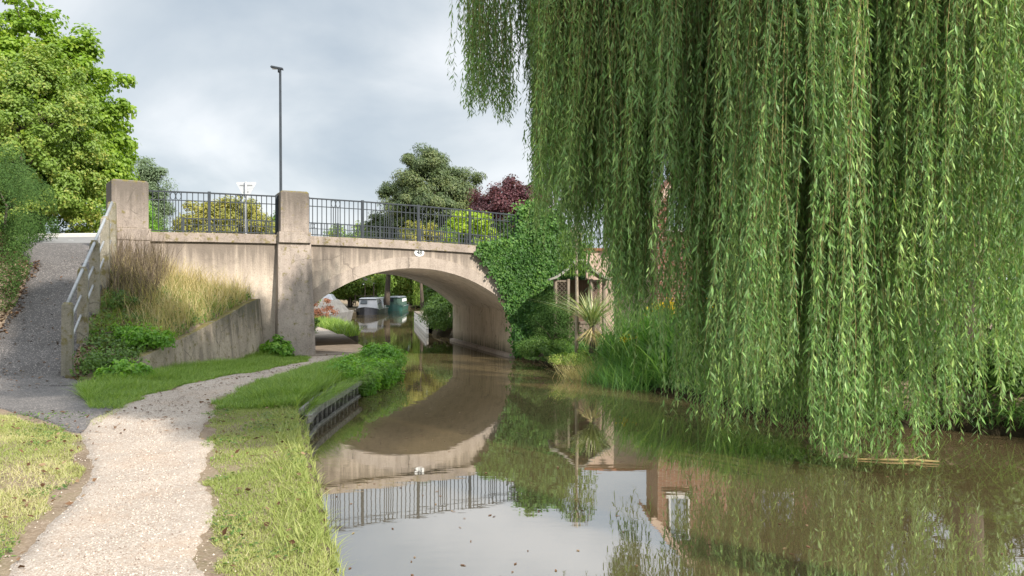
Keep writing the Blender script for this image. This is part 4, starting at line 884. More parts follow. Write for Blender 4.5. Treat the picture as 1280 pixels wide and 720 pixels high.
# moored boats
def narrowboat(label, x, y, yaw, L, w, hullm, cabm, sidem, zc=1.35, name='narrowboat'):
    t = thing(name, label, 'boat', (x, y, 0)); c, s_ = math.cos(yaw), math.sin(yaw)
    def q(a, b, z): return np.array([x+b*c-a*s_, y+b*s_+a*c, z])      # a along the boat, b across
    prof = [(0, 0.02), (0.5, 0.5), (1.3, 0.9), (2.2, 1.0), (L-1.2, 1.0), (L-0.3, 0.75), (L, 0.3)]
    mb = MB()
    for (a0, f0), (a1, f1) in zip(prof[:-1], prof[1:]):
        r0, r1 = 0.46+0.24*max(0, 1-a0/2.0), 0.46+0.24*max(0, 1-a1/2.0)
        mb.hexa([q(a0, -w/2*f0*0.9, -0.3), q(a0, w/2*f0*0.9, -0.3), q(a1, w/2*f1*0.9, -0.3), q(a1, -w/2*f1*0.9, -0.3)], [q(a0, -w/2*f0, r0), q(a0, w/2*f0, r0), q(a1, w/2*f1, r1), q(a1, -w/2*f1, r1)])
    mb.build('hull', hullm, t)
    mb = MB(); k = w/2*0.86; mb.hexa([q(2.1, -k, 0.44), q(2.1, k, 0.44), q(L-1.8, k, 0.44), q(L-1.8, -k, 0.44)], [q(2.25, -k*0.86, zc), q(2.25, k*0.86, zc), q(L-1.8, k*0.86, zc), q(L-1.8, -k*0.86, zc)])
    cb = mb.build('cabin', cabm, t)
    mb = MB(); mb.hexa([q(2.1, -k*0.93, zc+0.002), q(2.1, k*0.93, zc+0.002), q(L-1.6, k*0.93, zc+0.002), q(L-1.6, -k*0.93, zc+0.002)], [q(2.2, -k*0.7, zc+0.1), q(2.2, k*0.7, zc+0.1), q(L-1.7, k*0.7, zc+0.1), q(L-1.7, -k*0.7, zc+0.1)]); mb.build('roof', M['boatgrey'], t)
    for a in np.arange(3.0, L-2.6, 1.5):
        mb = MB(); mb.hexa([q(a, k*0.945, 0.9), q(a, k*0.975, 0.9), q(a+0.85, k*0.975, 0.9), q(a+0.85, k*0.945, 0.9)], [q(a, k*0.90, 1.22), q(a, k*0.93, 1.22), q(a+0.85, k*0.93, 1.22), q(a+0.85, k*0.90, 1.22)]); mb.build('window', M['white'] if sidem is None else M['glasspane'], t)
    mb = MB(); mb.hexa([q(2.10, -0.62, 0.95), q(2.10, -0.05, 0.95), q(2.17, -0.05, 0.95), q(2.17, -0.62, 0.95)], [q(2.19, -0.6, 1.22), q(2.19, -0.05, 1.22), q(2.26, -0.05, 1.22), q(2.26, -0.6, 1.22)]); mb.build('window', M['winglass'], t)
    mb = MB(); mb.bar(q(1.6, -w/2-0.01, 0.47), q(L-1.2, -w/2-0.01, 0.47), 0.05); mb.bar(q(1.6, w/2+0.01, 0.47), q(L-1.2, w/2+0.01, 0.47), 0.05); mb.bar(q(0.9, -0.7, 0.6), q(0.9, 0.7, 0.6), 0.06); mb.build('rubbing_strake', M['boatgrey'], t)
    return t
narrowboat('blue-grey narrowboat with black hull moored at left bank', -12.25, 66.5, R(3), 11, 1.95, M['black'], M['boatgrey'], M['boatblue'])
narrowboat('teal green narrowboat moored beyond the grey one', -11.9, 79.5, R(4), 12, 1.95, M['boatteal'], M['tarp'], None)
tb = thing('covered_boat', 'cabin cruiser under a green and grey tarpaulin near the dock plants', 'boat', (-11.9, 49.5, 0))
mb = MB(); mb.hexa([(-12.7, 48.6, -0.2), (-11.1, 48.6, -0.2), (-11.3, 56, -0.2), (-12.9, 56, -0.2)], [(-12.9, 48.4, 0.7), (-10.9, 48.4, 0.7), (-11.1, 56.2, 0.7), (-13.1, 56.2, 0.7)]); mb.build('hull', M['tarpgrey'], tb, bevel=0.05)
mb = MB(); mb.hexa([(-12.95, 48.35, 0.72), (-10.85, 48.35, 0.6), (-11.05, 55, 0.6), (-13.1, 55, 0.72)], [(-12.35, 49.1, 1.62), (-11.55, 49.1, 1.5), (-11.75, 54.4, 1.5), (-12.5, 54.4, 1.62)]); mb.build('tarpaulin', M['tarpgrey'], tb, bevel=0.12)
mb = MB(); mb.hexa([(-13.0, 48.3, 0.6), (-12.0, 48.3, 0.75), (-12.1, 49.6, 0.75), (-13.1, 49.6, 0.6)], [(-12.9, 48.5, 1.45), (-12.05, 48.5, 1.55), (-12.2, 49.5, 1.55), (-12.9, 49.5, 1.45)]); mb.build('cover_flap', M['tarp'], tb, bevel=0.05)
mb = MB(); mb.hexa([(-12.7, 52, 1.45), (-11.6, 52, 1.45), (-11.8, 54, 1.45), (-12.8, 54, 1.45)], [(-12.5, 52.4, 1.85), (-11.9, 52.4, 1.85), (-12.0, 53.7, 1.85), (-12.6, 53.7, 1.85)]); mb.build('cabin_top', M['boatgrey'], tb, bevel=0.06)

gz_ = thing('gazebo', 'small open garden gazebo with pale pyramid roof behind boats', 'gazebo', (-15.6, 84, 0.6))
mb = MB(); c = np.array([-15.6, 84, 0.0]); k = [np.array([1.5*math.cos(a), 1.5*math.sin(a), 0]) for a in np.linspace(0.3, 0.3+2*math.pi, 8, endpoint=False)]
for j in range(8): mb.poly([c+k[j]+[0, 0, 2.75], c+k[(j+1) % 8]+[0, 0, 2.75], c+[0, 0, 3.55]])
mb.poly([c+p+[0, 0, 2.75] for p in k][::-1]); mb.build('roof', M['roofgrey'], gz_)
for p in k: mb = MB(); mb.bar(c+p*0.9+[0, 0, 0.5], c+p*0.9+[0, 0, 2.75], 0.1); mb.build('post', M['timber'], gz_)
mb = MB()
for j in range(8): mb.bar(c+k[j]*0.9+[0, 0, 1.5], c+k[(j+1) % 8]*0.9+[0, 0, 1.5], 0.06)
mb.build('balustrade', M['timber'], gz_)

# ------------------------------------------------------------------ ivy over the right abutment
iv = thing('ivy', 'thick glossy ivy covering the right end of the bridge', 'ivy', B(0.8, -0.2, 0.3))
n = 60000; s = rng.uniform(-1.7, 3.2, n); z = rng.uniform(0.0, 5.0, n)
left = np.interp(z, [0, 0.8, 1.6, 2.3, 2.9, 3.35, 3.6, 3.9, 5], [0.0, -0.1, -0.3, -0.62, -1.0, -1.3, -1.25, -0.2, 0.25])+0.22*(vnoise(s*0+z, z*0, 2.5, 14)-0.5)+0.12*rng.normal(size=n)
topz = np.where(s < -0.1, 3.65, np.where(s < 1.4, 4.75+0.15*np.sin(s*5), 4.3-0.9*(s-1.4)))+0.12*rng.normal(size=n)
k = (s > left) & (z < topz); s, z = s[k], z[k]; n = len(s)
lumps = vnoise(s, z, 1.6, 15)*0.5+vnoise(s, z, 4.0, 16)*0.22
dep = 0.07+0.65*lumps*(0.45+0.3*ss((s-0.2)/0.6))*(0.5+0.5*ss((s-np.interp(z, [0, 5], [-1, -1])))); front = np.where(rng.random(n) < 0.75, 1.0, rng.random(n))
nn = -0.05-dep*front-0.16*ss((s+0.1)/0.8)
over = (z > 3.6); nn = np.where(over & (rng.random(n) < 0.3), rng.uniform(-0.3, 0.75, n), nn)
P = P0+s[:, None]*U+nn[:, None]*NV+np.stack([0*s, 0*s, z], 1)
N = unit(-NV*1.0+np.array([0, 0, 0.45])+rng.normal(0, 0.5, (n, 3))); D = unit(np.cross(N, runit(n))+np.array([0, 0, -0.6]))
leaves('foliage', L_['ivy'], iv, P, D, N, rng.uniform(0.07, 0.13, n), rng.uniform(0.07, 0.12, n), np.clip(0.65*rng.random(n)+0.5*vnoise(s, z, 1.3, 17)-0.1, 0, 1))
mb = MB()
for k in range(16):
    s0 = rng.uniform(0.1, 1.6); s1 = rng.uniform(-1.0, 2.2); z1 = rng.uniform(2.2, 4.2); mb.tube([BN(s0, -0.14, 0.05), BN((s0+s1)/2+0.1, -0.13, z1*0.5), BN(s1, -0.12, z1 if s1 > -0.2 else min(z1, 3.3))], [0.03, 0.02, 0.01], 5)
mb.build('stems', M['bark'], iv)

# ------------------------------------------------------------------ garden on the right bank
sh = thing('summerhouse', 'small timber summerhouse with trellis sides and curved pale roof', 'summerhouse', (1.95, 23.6, 0.7))
sx, sy, sw = 1.98, 23.4, 1.42
mb = MB(); m_ = 9
for k in range(m_):
    def rp(t): return sx+(t-0.5)*(sw+0.35), 2.5+0.66*(1-abs(2*t-1))**1.6-0.02
    (xa, za), (xb, zb) = rp(k/m_), rp((k+1)/m_)
    mb.hexa([(xa, sy-0.25, za-0.06), (xb, sy-0.25, zb-0.06), (xb, sy+1.2, zb-0.06), (xa, sy+1.2, za-0.06)], [(xa, sy-0.25, za), (xb, sy-0.25, zb), (xb, sy+1.2, zb), (xa, sy+1.2, za)])
mb.build('roof', M['roofgrey'], sh)
for dx in (-sw/2, -0.34, 0.34, sw/2):
    mb = MB(); mb.bar((sx+dx, sy, 0.6), (sx+dx, sy, 2.46), 0.08); mb.build('post', M['timber'], sh)
for x0, x1 in ((sx-sw/2+0.05, sx-0.39), (sx+0.39, sx+sw/2-0.05)):
    mb = MB(); w = x1-x0; h0, h1 = 0.9, 2.4
    for k in np.arange(-w+0.1, h1-h0-0.1, 0.12):
        for sg in (1, -1):
            a = (0, k) if k >= 0 else (-k, 0); b = (w, k+w) if k+w <= h1-h0 else (h1-h0-k, h1-h0)
            fx_ = (lambda u_: x0+u_) if sg > 0 else (lambda u_: x1-u_)
            mb.bar((fx_(a[0]), sy+0.006*sg, h0+a[1]), (fx_(b[0]), sy+0.006*sg, h0+b[1]), 0.016, 0.012)
    mb.build('trellis', M['timber'], sh)
    for hh in (h0, h1): mb = MB(); mb.bar((x0, sy, hh), (x1, sy, hh), 0.05); mb.build('trellis_rail', M['timber'], sh)
mb = MB(); mb.box((sx, sy+1.15, 1.5), sw, 0.05, 1.9); mb.build('back_panel', simple('dark_boards', (0.1, 0.065, 0.045), (0.17, 0.11, 0.08), 5, 0.9, 0.3, (6, 1, 1)), sh)
mb = MB(); mb.box((sx, sy+0.9, 1.15), sw-0.1, 0.4, 0.06); mb.box((sx, sy+0.75, 0.9), sw-0.1, 0.05, 0.5); mb.build('bench', M['timber'], sh)

gw = thing('garden_wall', 'pink rendered outbuilding wall right of the summerhouse', 'wall', (3.6, 24.7, 0.7))
mb = MB(); mb.box((3.45, 24.9, 1.9), 2.3, 0.3, 2.9); mb.build('wall_face', M['pinkwall'], gw)
mb = MB(); mb.box((3.45, 24.9, 3.39), 2.44, 0.44, 0.08); mb.build('wall_cap', M['tile'], gw)

hs = thing('brick_house', 'red brick gabled house half hidden by the weeping willow', 'house', (6.9, 24.2, 0.7))
hx0, hx1, hy0, hy1, ez, pz = 4.3, 8.9, 23.6, 25.6, 4.8, 7.4
hm = (hx0+hx1)/2
mb = MB(); mb.poly([(hx0, hy0, 0.2), (hx1, hy0, 0.2), (hx1, hy0, ez), (hm, hy0, pz), (hx0, hy0, ez)]); mb.poly([(hx0, hy1, 0.2), (hx0, hy1, ez), (hm, hy1, pz), (hx1, hy1, ez), (hx1, hy1, 0.2)])
mb.poly([(hx0, hy0, 0.2), (hx0, hy0, ez), (hx0, hy1, ez), (hx0, hy1, 0.2)]); mb.poly([(hx1, hy0, 0.2), (hx1, hy1, 0.2), (hx1, hy1, ez), (hx1, hy0, ez)]); mb.build('wall', M['brick'], hs)
mb = MB()
for sg, xe in ((1, hx0-0.22), (-1, hx1+0.22)):
    ze = ez-0.22*(pz-ez)/(hm-hx0)
    mb.hexa([(xe, hy0-0.16, ze+0.02), (hm, hy0-0.16, pz+0.02), (hm, hy1+0.1, pz+0.02), (xe, hy1+0.1, ze+0.02)], [(xe, hy0-0.16, ze+0.16), (hm, hy0-0.16, pz+0.16), (hm, hy1+0.1, pz+0.16), (xe, hy1+0.1, ze+0.16)])
mb.build('roof', M['tile'], hs)
mb = MB()
for xe in (hx0-0.2, hx1+0.2):
    ze = ez-0.2*(pz-ez)/(hm-hx0); mb.bar((xe, hy0-0.19, ze-0.02), (hm, hy0-0.19, pz-0.02), 0.03, 0.2)
mb.build('bargeboard', M['pinkwall'], hs)
for wx, ww, wz0, wz1 in ((4.92, 0.62, 3.95, 5.15), (6.3, 1.0, 1.5, 2.5), (7.8, 1.0, 3.85, 4.95)):
    mb = MB(); f = 0.06; yv = hy0-0.03
    for a, b in (((wx-ww/2, wz0), (wx+ww/2, wz0)), ((wx-ww/2, wz1), (wx+ww/2, wz1))): mb.bar((a[0], yv, a[1]), (b[0], yv, b[1]), f, f)
    for xx in (wx-ww/2+f/2, wx+ww/2-f/2): mb.bar((xx, yv, wz0+f/2), (xx, yv, wz1-f/2), f*0.9, f*0.9)
    o = mb.build('window', M['signplate'], hs)
    mb = MB(); mb.box((wx, hy0-0.012, (wz0+wz1)/2), ww-0.02, 0.02, wz1-wz0-0.02); mb.build('pane', M['glasspane'], o)
    mb = MB(); mb.box((wx, hy0-0.06, wz0-0.07), ww+0.16, 0.14, 0.07); mb.build('sill', M['kerb'], o)

# standard tree with a slim stake-like trunk
st = thing('standard_tree', 'slim pale stemmed weeping standard tree in front of summerhouse', 'tree', (1.62, 20.4, 0.5))
mb = MB(); b = np.array([1.64, 20.4, 0.3]); mb.tube([b, b+[0.02, 0, 1.6], b+[-0.01, 0, 2.9], b+[0.02, 0, 3.6]], [0.05, 0.042, 0.036, 0.015], 8)
for k in range(14):
    a = rng.uniform(0, 6.28); r0 = rng.uniform(0.2, 0.55); mb.tube([b+[0, 0, 2.7+k*0.05], b+[r0*0.6*math.cos(a), r0*0.6*math.sin(a), 3.5], b+[r0*math.cos(a), r0*math.sin(a), 2.9]], [0.014, 0.01, 0.004], 5)
mb.build('trunk', simple('pale_stem', (0.24, 0.19, 0.14), (0.36, 0.3, 0.23), 8, 0.9, 0.2), st, smooth=True)
n = 1100; a = rng.uniform(0, 6.28, n); q = 0.52*np.sqrt(rng.random(n)); P = np.stack([1.64+q*np.cos(a), 20.4+q*np.sin(a), 2.55+rng.random(n)*1.35*(1-0.4*q)], 1)
leaves('crown', L_['mid'], st, P, unit(np.stack([rng.normal(0, 0.4, n), rng.normal(0, 0.4, n), -np.ones(n)], 1)), runit(n), 0.11, 0.035)
# cordyline
def cordyline(label, x, y, z, h, n, L):
    t = thing('cordyline', label, 'plant', (x, y, z)); mb = MB(); mb.tube([(x, y, z-0.1), (x+0.02, y, z+h)], [0.09, 0.06], 8); mb.build('trunk', M['bark'], t, smooth=True)
    P = np.tile([x, y, z+h], (n, 1))+rng.normal(0, 0.03, (n, 3)); k = rng.random(n)
    blades('leaves', L_['cord'], t, P, rng.uniform(0, 6.28, n), L*rng.uniform(0.75, 1.1, n), 0.045, 0.1+1.0*k, 0.1+0.55*k, 5)
    m = n//2; P = np.tile([x, y, z+h-0.05], (m, 1))+rng.normal(0, 0.03, (m, 3))
    leaves('dead_leaves', L_['dry'], t, P, unit(np.stack([rng.normal(0, 0.6, m), rng.normal(0, 0.6, m), -np.ones(m)], 1)), runit(m), L*0.6, 0.03)
cordyline('spiky cordyline with arching striped leaves beside the standard tree', 2.02, 20.2, 0.5, 0.75, 120, 0.95)
# low shrubs along the bank by the bridge
shrub('shrub', 'dark rounded shrub at the foot of the ivy', (1.15, 22.6, 0.6), (1.1, 22.5, 1.3), (0.62, 0.6, 0.75), L_['dark'], 40, 240, 0.28, 0.06, 0.02)
shrub('shrub', 'low spreading green shrub at the water by the ivy', (0.75, 21.9, 0.3), (0.85, 21.8, 0.45), (0.6, 0.6, 0.4), L_['mid'], 36, 200, 0.2, 0.06, 0.03)
shrub('shrub', 'tawny low shrub overhanging the water below cordyline', (1.55, 20.5, 0.3), (1.5, 20.2, 0.35), (0.6, 0.6, 0.3), L_['pale'], 30, 130, 0.2, 0.06, 0.025)
for k, (x, y, r, h) in enumerate(((-3.02, 16.5, 0.3, 0.42), (-3.0, 17.3, 0.36, 0.5), (-2.98, 18.1, 0.4, 0.52), (-2.95, 18.9, 0.42, 0.5))):
    shrub('weed_clump', ['bright green clump where the piling disappears under plants', 'leafy green mound hanging over the piling, second from its covered end', 'leafy green mound over the piling just before the tip clump', 'drooping green clump at the water on the bank tip'][k], (x, y, 0.02), (x, y, h*0.55), (r, r*1.1, h*0.55), L_['fresh'], 26, 130, r*0.42, 0.075, 0.04, cat='plant', stems=4)
def fern(name, label, x, y, n, h, mat, w=0.02, lean=0.9, spread=0.35, cat='plant', segs=4, group=None, bend=0.6, z=None):
    z = float(hz(x, y)) if z is None else z
    t = thing(name, label, cat, (x, y, z), group)
    P = np.stack([x+rng.normal(0, spread, n), y+rng.normal(0, spread, n), np.zeros(n)], 1); P[:, 2] = np.maximum(hz(P[:, 0], P[:, 1]), -0.05)-0.02
    blades('leaves', mat, t, P, rng.uniform(0, 6.28, n), h*rng.uniform(0.5, 1.1, n), w*rng.uniform(0.7, 1.2, n), lean*rng.uniform(0.1, 1, n), bend*rng.random(n), segs)
    return t
fern('grass_tuft', 'straw coloured grass tuft leaning over the water near the cordyline', 1.75, 19.4, 520, 0.65, L_['dry'], 0.012, 1.2, 0.28)
fern('grass_tuft', 'fine green sedge tuft between straw tuft and irises', 2.35, 18.7, 900, 0.7, L_['reed'], 0.012, 1.2, 0.35)
fern('grass_tuft', 'arching sedge at the water edge before the tall irises', 2.9, 17.6, 900, 0.75, L_['reed'], 0.014, 1.2, 0.35)
reed_spots = [(2.75, 19.4), (3.2, 18.6), (3.5, 19.3), (3.75, 18.0), (3.6, 17.0), (4.2, 17.4), (4.1, 18.8), (4.5, 16.2), (4.9, 17.0), (4.3, 15.3), (5.2, 15.6)]
adj = ['leftmost of the tall green irises, behind the sedge', 'tall iris clump close to the water behind arching sedge', 'tall iris clump before the pink wall', 'dense iris clump below the brick corner', 'iris clump leaning over the water under the willow',
       'tall iris clump under the left willow curtain', 'iris clump in front of the left yellow flowers', 'iris clump deep in willow shade near the water', 'iris clump in front of the right yellow flowers', 'lowest iris clump at the water under the willow', 'rightmost iris clump behind the willow strands']
for (x, y), lab in zip(reed_spots, adj): fern('iris_clump', lab, x, y, 330, 1.35, L_['reed'], 0.035, 0.45, 0.24, segs=4, group='tall irises along the right bank', bend=0.55)
def flowers(label, x, y, z, r, n):
    t = thing('flower_clump', label, 'flowers', (x, y, z-0.9)); P = np.stack([x+rng.normal(0, r, n), y+rng.normal(0, r, n), z+rng.normal(0, r*0.75, n)], 1)
    P = np.repeat(P, 7, 0); m = len(P); tag(leaves('petals', L_['yellow'], t, P+rng.normal(0, 0.012, (m, 3)), runit(m), runit(m), 0.055, 0.045), kind='stuff')
    P = np.stack([x+rng.normal(0, r, n*3), y+rng.normal(0, r, n*3), np.full(n*3, z-0.95)], 1); blades('leaves', L_['mid'], t, P, rng.uniform(0, 6.28, n*3), 0.95*rng.uniform(0.6, 1.05, n*3), 0.02, 0.15, 0.1, 3)
flowers('yellow flowers at the foot of the brick house', 3.85, 20.2, 1.62, 0.18, 120)
flowers('yellow flowers further right, glimpsed through the willow', 5.02, 20.0, 1.6, 0.17, 130)
flowers('few yellow flowers among the irises above the sedge', 2.72, 19.0, 1.02, 0.09, 14)

# shade planting under the willow
under = [(5.6, 14.8, 0.9, 0.8, 'mid'), (6.6, 13.6, 0.8, 0.7, 'dark'), (7.6, 12.4, 0.7, 0.6, 'mid'), (8.4, 12.6, 0.8, 0.9, 'mid'), (7.2, 15.2, 1.1, 1.3, 'dark'), (9.3, 14.0, 1.1, 1.5, 'dark'), (10.4, 13.2, 1.1, 1.4, 'mid'), (6.0, 17.6, 1.0, 1.4, 'dark')]
ulab = ['low fern-like shrub at the water under the willow middle', 'dark low shrub on the bank left of the willow trunk', 'leafy shrub dipping into the water right of the trunk', 'mid green shrub at the right edge of the bank', 'dark bush behind the willow trunk', 'dark bush right of the willow trunk', 'bush at the far right under the willow', 'dark bush behind the iris clumps']
for (x, y, r, h, mt), lab in zip(under, ulab):
    z = float(hz(x, y)); shrub('shrub', lab, (x, y, z), (x, y, z+h*0.5), (r, r, h*0.6), L_[mt], 40, 190, 0.3, 0.09, 0.04)
n = 60000; x = rng.uniform(0.2, 14, n); y = rng.uniform(10.5, 25, n); k = (x > re_(y)-0.02) & (x < re_(y)+4.5) & (rng.random(n) < np.where(x < re_(y)+0.9, 1.0, 0.6)); x, y = x[k], y[k]; n = len(x)
P = np.stack([x, y, hz(x, y)+rng.uniform(0.0, 0.45, n)*vnoise(x, y, 1.5, 31)+0.02], 1); N = unit(rng.normal(0, 0.5, (n, 3))+np.array([-0.2, -0.3, 0.9])); D = unit(np.cross(N, runit(n)))
tag(leaves('ground_cover', L_['dark'], None, P, D, N, rng.uniform(0.07, 0.13, n), rng.uniform(0.05, 0.09, n)), kind='stuff')
x, y = scatter(0.2, 14, 9, 25, 520, lambda x, y: (x > re_(y)-0.02) & (x < re_(y)+0.55))
grass('bank_sedge', L_['reed'], x, y, 0.55, 0.013, 1.3, 1.1, 3)
hg = [(9.4, 21.6), (11.4, 20.4), (12.8, 19.0), (15.0, 18.0), (17.0, 16.5)]
for k, (x, y) in enumerate(hg):
    tree('garden_tree', ['dark garden tree just right of the brick house', 'dark garden tree behind the wooden fence', 'dark garden tree far right behind willow', 'garden tree at right picture edge behind willow', 'garden tree outside the right edge'][k], (x, y, 0.8), (x, y, 3.6), (1.9, 1.3, 3.0), L_['dark'], 60, 220, 0.6, 0.13, 0.06, 0.14, zmin=-0.95)
wf = thing('wooden_fence', 'post and rail wooden fence in the shade behind the willow trunk', 'fence', (9.6, 17.0, 0.8))
for k in range(6):
    x = 8.0+k*1.0; y = 17.2-0.12*k; mb = MB(); mb.box((x, y, 1.45), 0.1, 0.1, 1.5); mb.build('post', M['timber'], wf)
for z in (1.05, 1.5, 1.95): mb = MB(); mb.bar((7.9, 17.15, z), (13.1, 16.53, z), 0.04, 0.1); mb.build('rail', M['timber'], wf)

# floating branch
fb = thing('floating_branch', 'thin broken branch floating below the willow tips', 'branch', (4.9, 10.05, 0))
mb = MB(); mb.tube([(4.35, 10.1, 0.012), (4.75, 10.02, 0.02), (5.1, 10.0, 0.015), (5.3, 9.92, 0.02)], [0.008, 0.013, 0.015, 0.008], 6); mb.tube([(5.0, 10.0, 0.015), (5.12, 10.06, 0.05), (5.2, 10.02, 0.09)], [0.009, 0.006, 0.003], 5); mb.tube([(4.95, 10.0, 0.015), (5.05, 9.9, 0.03), (5.25, 9.85, 0.03)], [0.009, 0.006, 0.003], 5)
mb.build('stick', M['twig'], fb)

# ------------------------------------------------------------------ the weeping willow
wt_base = np.array([7.55, 13.2, 0.55]); wl_ = thing('weeping_willow', 'huge weeping willow with long leafy curtains reaching the water', 'tree', wt_base)
CX, CY, RAD = 7.4, 12.9, 7.9
mb = MB()
tr = [wt_base-[0, 0, 0.4], wt_base+[-0.05, 0, 0.6], wt_base+[0.05, 0.05, 2.2], wt_base+[-0.25, 0.1, 4.2], wt_base+[-0.5, 0, 7.0], wt_base+[-0.5, -0.1, 9.6]]
mb.tube(tr, [0.36, 0.24, 0.2, 0.19, 0.15, 0.06], 12)
CL = []
def offs(x, y): return 0.5*x+0.866*y
NB = 70
while len(CL) < NB:                                       # the body of the crown
    a = rng.uniform(0, 2*math.pi); q = math.sqrt(rng.uniform(0.15, 1.0)); x, y = CX+8.0*q*math.cos(a), CY+6.2*q*math.sin(a)
    if offs(x, y) < 9.0 or offs(x, y) > 13.8 or x > 11.5 or (x > 0.67*y and offs(x, y) < 14.2): continue
    px = 640+1000*x/y
    if px < 680 or (y < 9 and px < 1250): continue
    CL.append((x, y, q, px))
def curtain(n, p0, p1, d0, d1):
    for k in range(n):
        y = rng.uniform(d0, d1); px = p0+(p1-p0)*(k+rng.random())/n; x = (px-640)/1000*y; CL.append((x, y, min(0.97, math.hypot((x-CX)/8.2, (y-CY)/6.4)), px))
curtain(20, 925, 1130, 8.5, 9.9); curtain(13, 950, 1130, 9.6, 11.0); curtain(11, 1130, 1310, 8.7, 10.2); curtain(8, 1130, 1310, 10.0, 11.2); curtain(26, 668, 930, 10.6, 12.2); curtain(18, 672, 800, 11.8, 13.6); curtain(18, 790, 1000, 10.0, 11.4); curtain(4, 768, 798, 11.0, 12.5); curtain(8, 852, 930, 10.1, 11.0)
for x, y in ((0.45, 12.3), (0.25, 12.5), (-0.45, 12.1), (-0.25, 12.6), (-0.1, 12.9), (-0.05, 12.2), (-0.6, 12.2), (-0.35, 12.4), (-0.6, 12.7), (0.62, 13.2), (0.75, 13.6), (1.0, 13.2)): CL.append((x, y, 0.97, 640+1000*x/y))
cl = np.array(CL)
def bottom_row(px):
    return np.interp(px, [560, 575, 600, 640, 648, 662, 672, 690, 705, 735, 762, 776, 797, 803, 815, 835, 860, 900, 940, 955, 985, 1010, 1050, 1105, 1118, 1135, 1160, 1200, 1230, 1250, 1300, 1500],
                         [140, 165, 150, 165, 70, 80, 290, 300, 300, 320, 340, 435, 440, 330, 485, 430, 525, 535, 535, 548, 545, 560, 585, 588, 500, 520, 550, 555, 500, 465, 470, 480])
X0, Y0, ZT, ZB, CLI, SX, SY = [], [], [], [], [], [], []
for i, (x, y, q, px) in enumerate(cl):
    body, tail = i < NB, px < 660
    ns = int(rng.integers(14, 24)) if body or tail else int(rng.integers(24, 46))
    if 780 < px < 905 and rng.random() < 0.4: ns = int(ns*0.5)
    sp = 0.12 if tail else (rng.uniform(0.12, 0.24) if body else rng.uniform(0.05, 0.14))
    ga, gb_ = rng.normal(0, 1, ns), rng.normal(0, 1, ns); xx = x+sp*ga; yy = y+sp*gb_; pp = 640+1000*xx/yy
    cx_, cy_ = rng.normal(0, 0.045), rng.normal(0, 0.03)          # the whole rope leans a little
    if tail: cx_ = 0.02; cy_ = 0
    zt = (7.0 if tail else 8.0)+4.6*math.sqrt(max(1-q*q, 0))*(0 if tail or px < 720 else min(1, (px-720)/150))-(0.6 if 660 < px < 800 else 0)+rng.normal(0, 0.35, ns)+(0.4 if not body and not tail else 0)
    hem = bottom_row(pp)
    # ropes end in tiers at heights of their own, ragged; only some reach the lowest line
    tier = rng.random()
    if tail: rows = hem-rng.uniform(0, 45)-np.abs(rng.normal(0, 22, ns))+14
    elif body: rows = np.minimum(hem-15, rng.uniform(200, 430))-np.abs(rng.normal(0, 40, ns))
    elif tier < 0.42: rows = np.minimum(hem-20, rng.uniform(90, max(120, bottom_row(px)-60)))-np.abs(rng.normal(0, 50, ns))-np.minimum(ga**2+gb_**2, 6)*10
    else: rows = hem+32-rng.random()**1.4*(60 if 1025 < px < 1115 else 105)-np.abs(rng.normal(0, 32, ns))-np.minimum(ga**2+gb_**2, 6)*11
    zb = np.maximum(CAMZ-(rows-362)/1000*yy, 0.03+rng.random(ns)*0.12)
    hole = ((pp > 804) & (pp < 850) & (rng.random(ns) < 0.88)) | ((pp > 868) & (pp < 892) & (rng.random(ns) < 0.3)) | ((pp > 690) & (pp < 764) & (rng.random(ns) < 0.7)) | ((pp > 1192) & (pp < 1234) & (rng.random(ns) < 0.75)) | ((pp > 1132) & (pp < 1160) & (rng.random(ns) < 0.4))
    zb = np.where(hole, np.maximum(zb, CAMZ-(np.where(pp < 770, rng.uniform(235, 330, ns), np.where(pp > 1000, rng.uniform(110, 330, ns), rng.uniform(140, 235, ns)))-362)/1000*yy), zb)
    for g0, g1, gr in ((898, 912, 330), (944, 954, 420), (990, 1000, 430), (1046, 1056, 470), (1112, 1130, 370), (1172, 1186, 330), (1256, 1270, 280)):   # gaps between the boughs' curtains
        gm = (pp > g0) & (pp < g1) & (rng.random(ns) < 0.88)
        zb = np.where(gm, np.maximum(zb, CAMZ-(gr+rng.uniform(-60, 50, ns)-362)/1000*yy), zb)
    if px > 1330: zb = rng.uniform(0.3, 2.5)+np.abs(rng.normal(0, 0.5, ns))
    zt = np.maximum(zt, zb+0.8)
    X0.append(xx-cx_*(zt-zb)*0.6); Y0.append(yy-cy_*(zt-zb)*0.6); ZT.append(zt); ZB.append(zb); CLI.append(np.full(ns, i)); SX.append(np.full(ns, cx_)); SY.append(np.full(ns, cy_))
    if i % 3 == 0 or tail:                                        # the limb that carries this clump
        s0 = np.array(tr[3 if i % 2 else 4]) if not tail else np.array(tr[4]); e1 = np.array([x, y, float(zt.mean())]); m1 = (s0+e1)/2+[0, 0, 1.0]
        mb.tube([s0, m1, e1], [0.075, 0.05, 0.012], 6)
mb.build('trunk', M['bark'], wl_, smooth=True)
X0, Y0, ZT, ZB, CLI, SX, SY = map(np.concatenate, (X0, Y0, ZT, ZB, CLI, SX, SY)); n = len(X0)
clr = rng.random(len(cl)); strand_r = np.clip(0.6*clr[CLI]+0.4*rng.random(n), 0, 1)
ph, am = rng.uniform(0, 6.28, n), rng.uniform(0.01, 0.075, n); sl_x, sl_y = SX+rng.normal(0, 0.019, n), SY+rng.normal(0, 0.019, n)
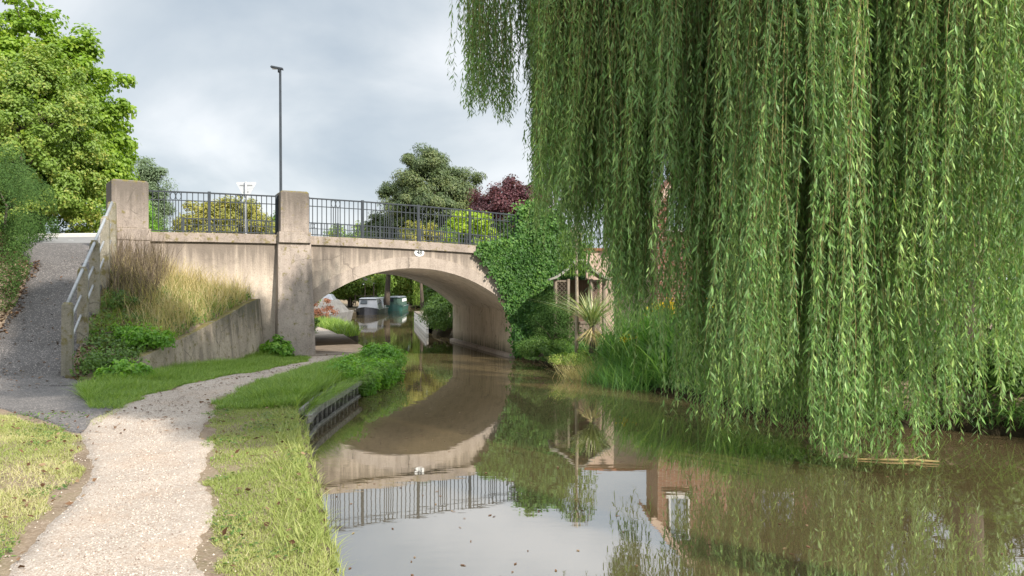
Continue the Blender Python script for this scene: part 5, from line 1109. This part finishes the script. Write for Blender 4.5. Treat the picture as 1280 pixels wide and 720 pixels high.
def strand_xy(i, d):
    """d: metres below the strand's top"""
    return X0[i]+sl_x[i]*d+am[i]*np.sin(d*1.3+ph[i])+0.015*np.sin(d*4.1+2*ph[i]), Y0[i]+sl_y[i]*d+am[i]*np.cos(d*1.1+ph[i])+0.015*np.cos(d*3.7+ph[i])
gap = 0.033; ln = ZT-ZB; cnt = (ln/gap).astype(int); i = np.repeat(np.arange(n), cnt); start = np.repeat(np.cumsum(cnt)-cnt, cnt); k = np.arange(len(i))-start
d = k*gap+rng.uniform(-0.01, 0.01, len(i))
keep = (rng.random(len(i)) < np.where(ZT[i]-d > 7.0, 0.4, 0.92)); i, k, d = i[keep], k[keep], d[keep]
sx_, sy_ = strand_xy(i, d); m = len(i)
az = k*2.4+ph[i]+rng.normal(0, 0.4, m); sp_ = rng.uniform(0.15, 1.05, m)
D = np.stack([np.cos(az)*sp_, np.sin(az)*sp_, -np.ones(m)], 1); D = unit(D+rng.normal(0, 0.2, (m, 3)))
Nn = unit(np.stack([np.cos(az), np.sin(az), np.full(m, 0.5)], 1)+rng.normal(0, 0.55, (m, 3)))
Lw = rng.uniform(0.06, 0.15, m)*np.where(ZT[i]-d-ZB[i] < 0.25, 0.75, 1.0)*np.where(ZT[i]-d > 7.0, 1.7, 1.0)
leaves('crown', L_['willow'], wl_, np.stack([sx_, sy_, ZT[i]-d], 1), D, Nn, Lw, Lw*rng.uniform(0.16, 0.22, m), np.clip(0.6*strand_r[i]+0.4*rng.random(m), 0, 1), 0.1)
# thin hanging stems
seg = 9; t_ = np.linspace(0, 1, seg+1); V_ = np.empty((n, seg+1, 3, 3))
for a in range(seg+1):
    dd = t_[a]*ln; x, y = strand_xy(np.arange(n), dd); r0 = np.where(np.arange(n) % 9 == 0, 0.007, 0.0032)*(1.15-t_[a])
    for b in range(3): V_[:, a, b] = np.stack([x+r0*math.cos(b*2.094), y+r0*math.sin(b*2.094), ZT-dd], 1)
base_i = (np.arange(n)*(seg+1)*3)[:, None, None, None]; a_ = (np.arange(seg)*3)[None, :, None, None]
f = base_i+a_+np.array([[0, 1, 4, 3], [1, 2, 5, 4], [2, 0, 3, 5]])[None, None]
raw_mesh('hanging_stems', V_.reshape(-1, 3), f.ravel(), 4, M['twig'], wl_)
print('willow strands', n, 'leaves', m)
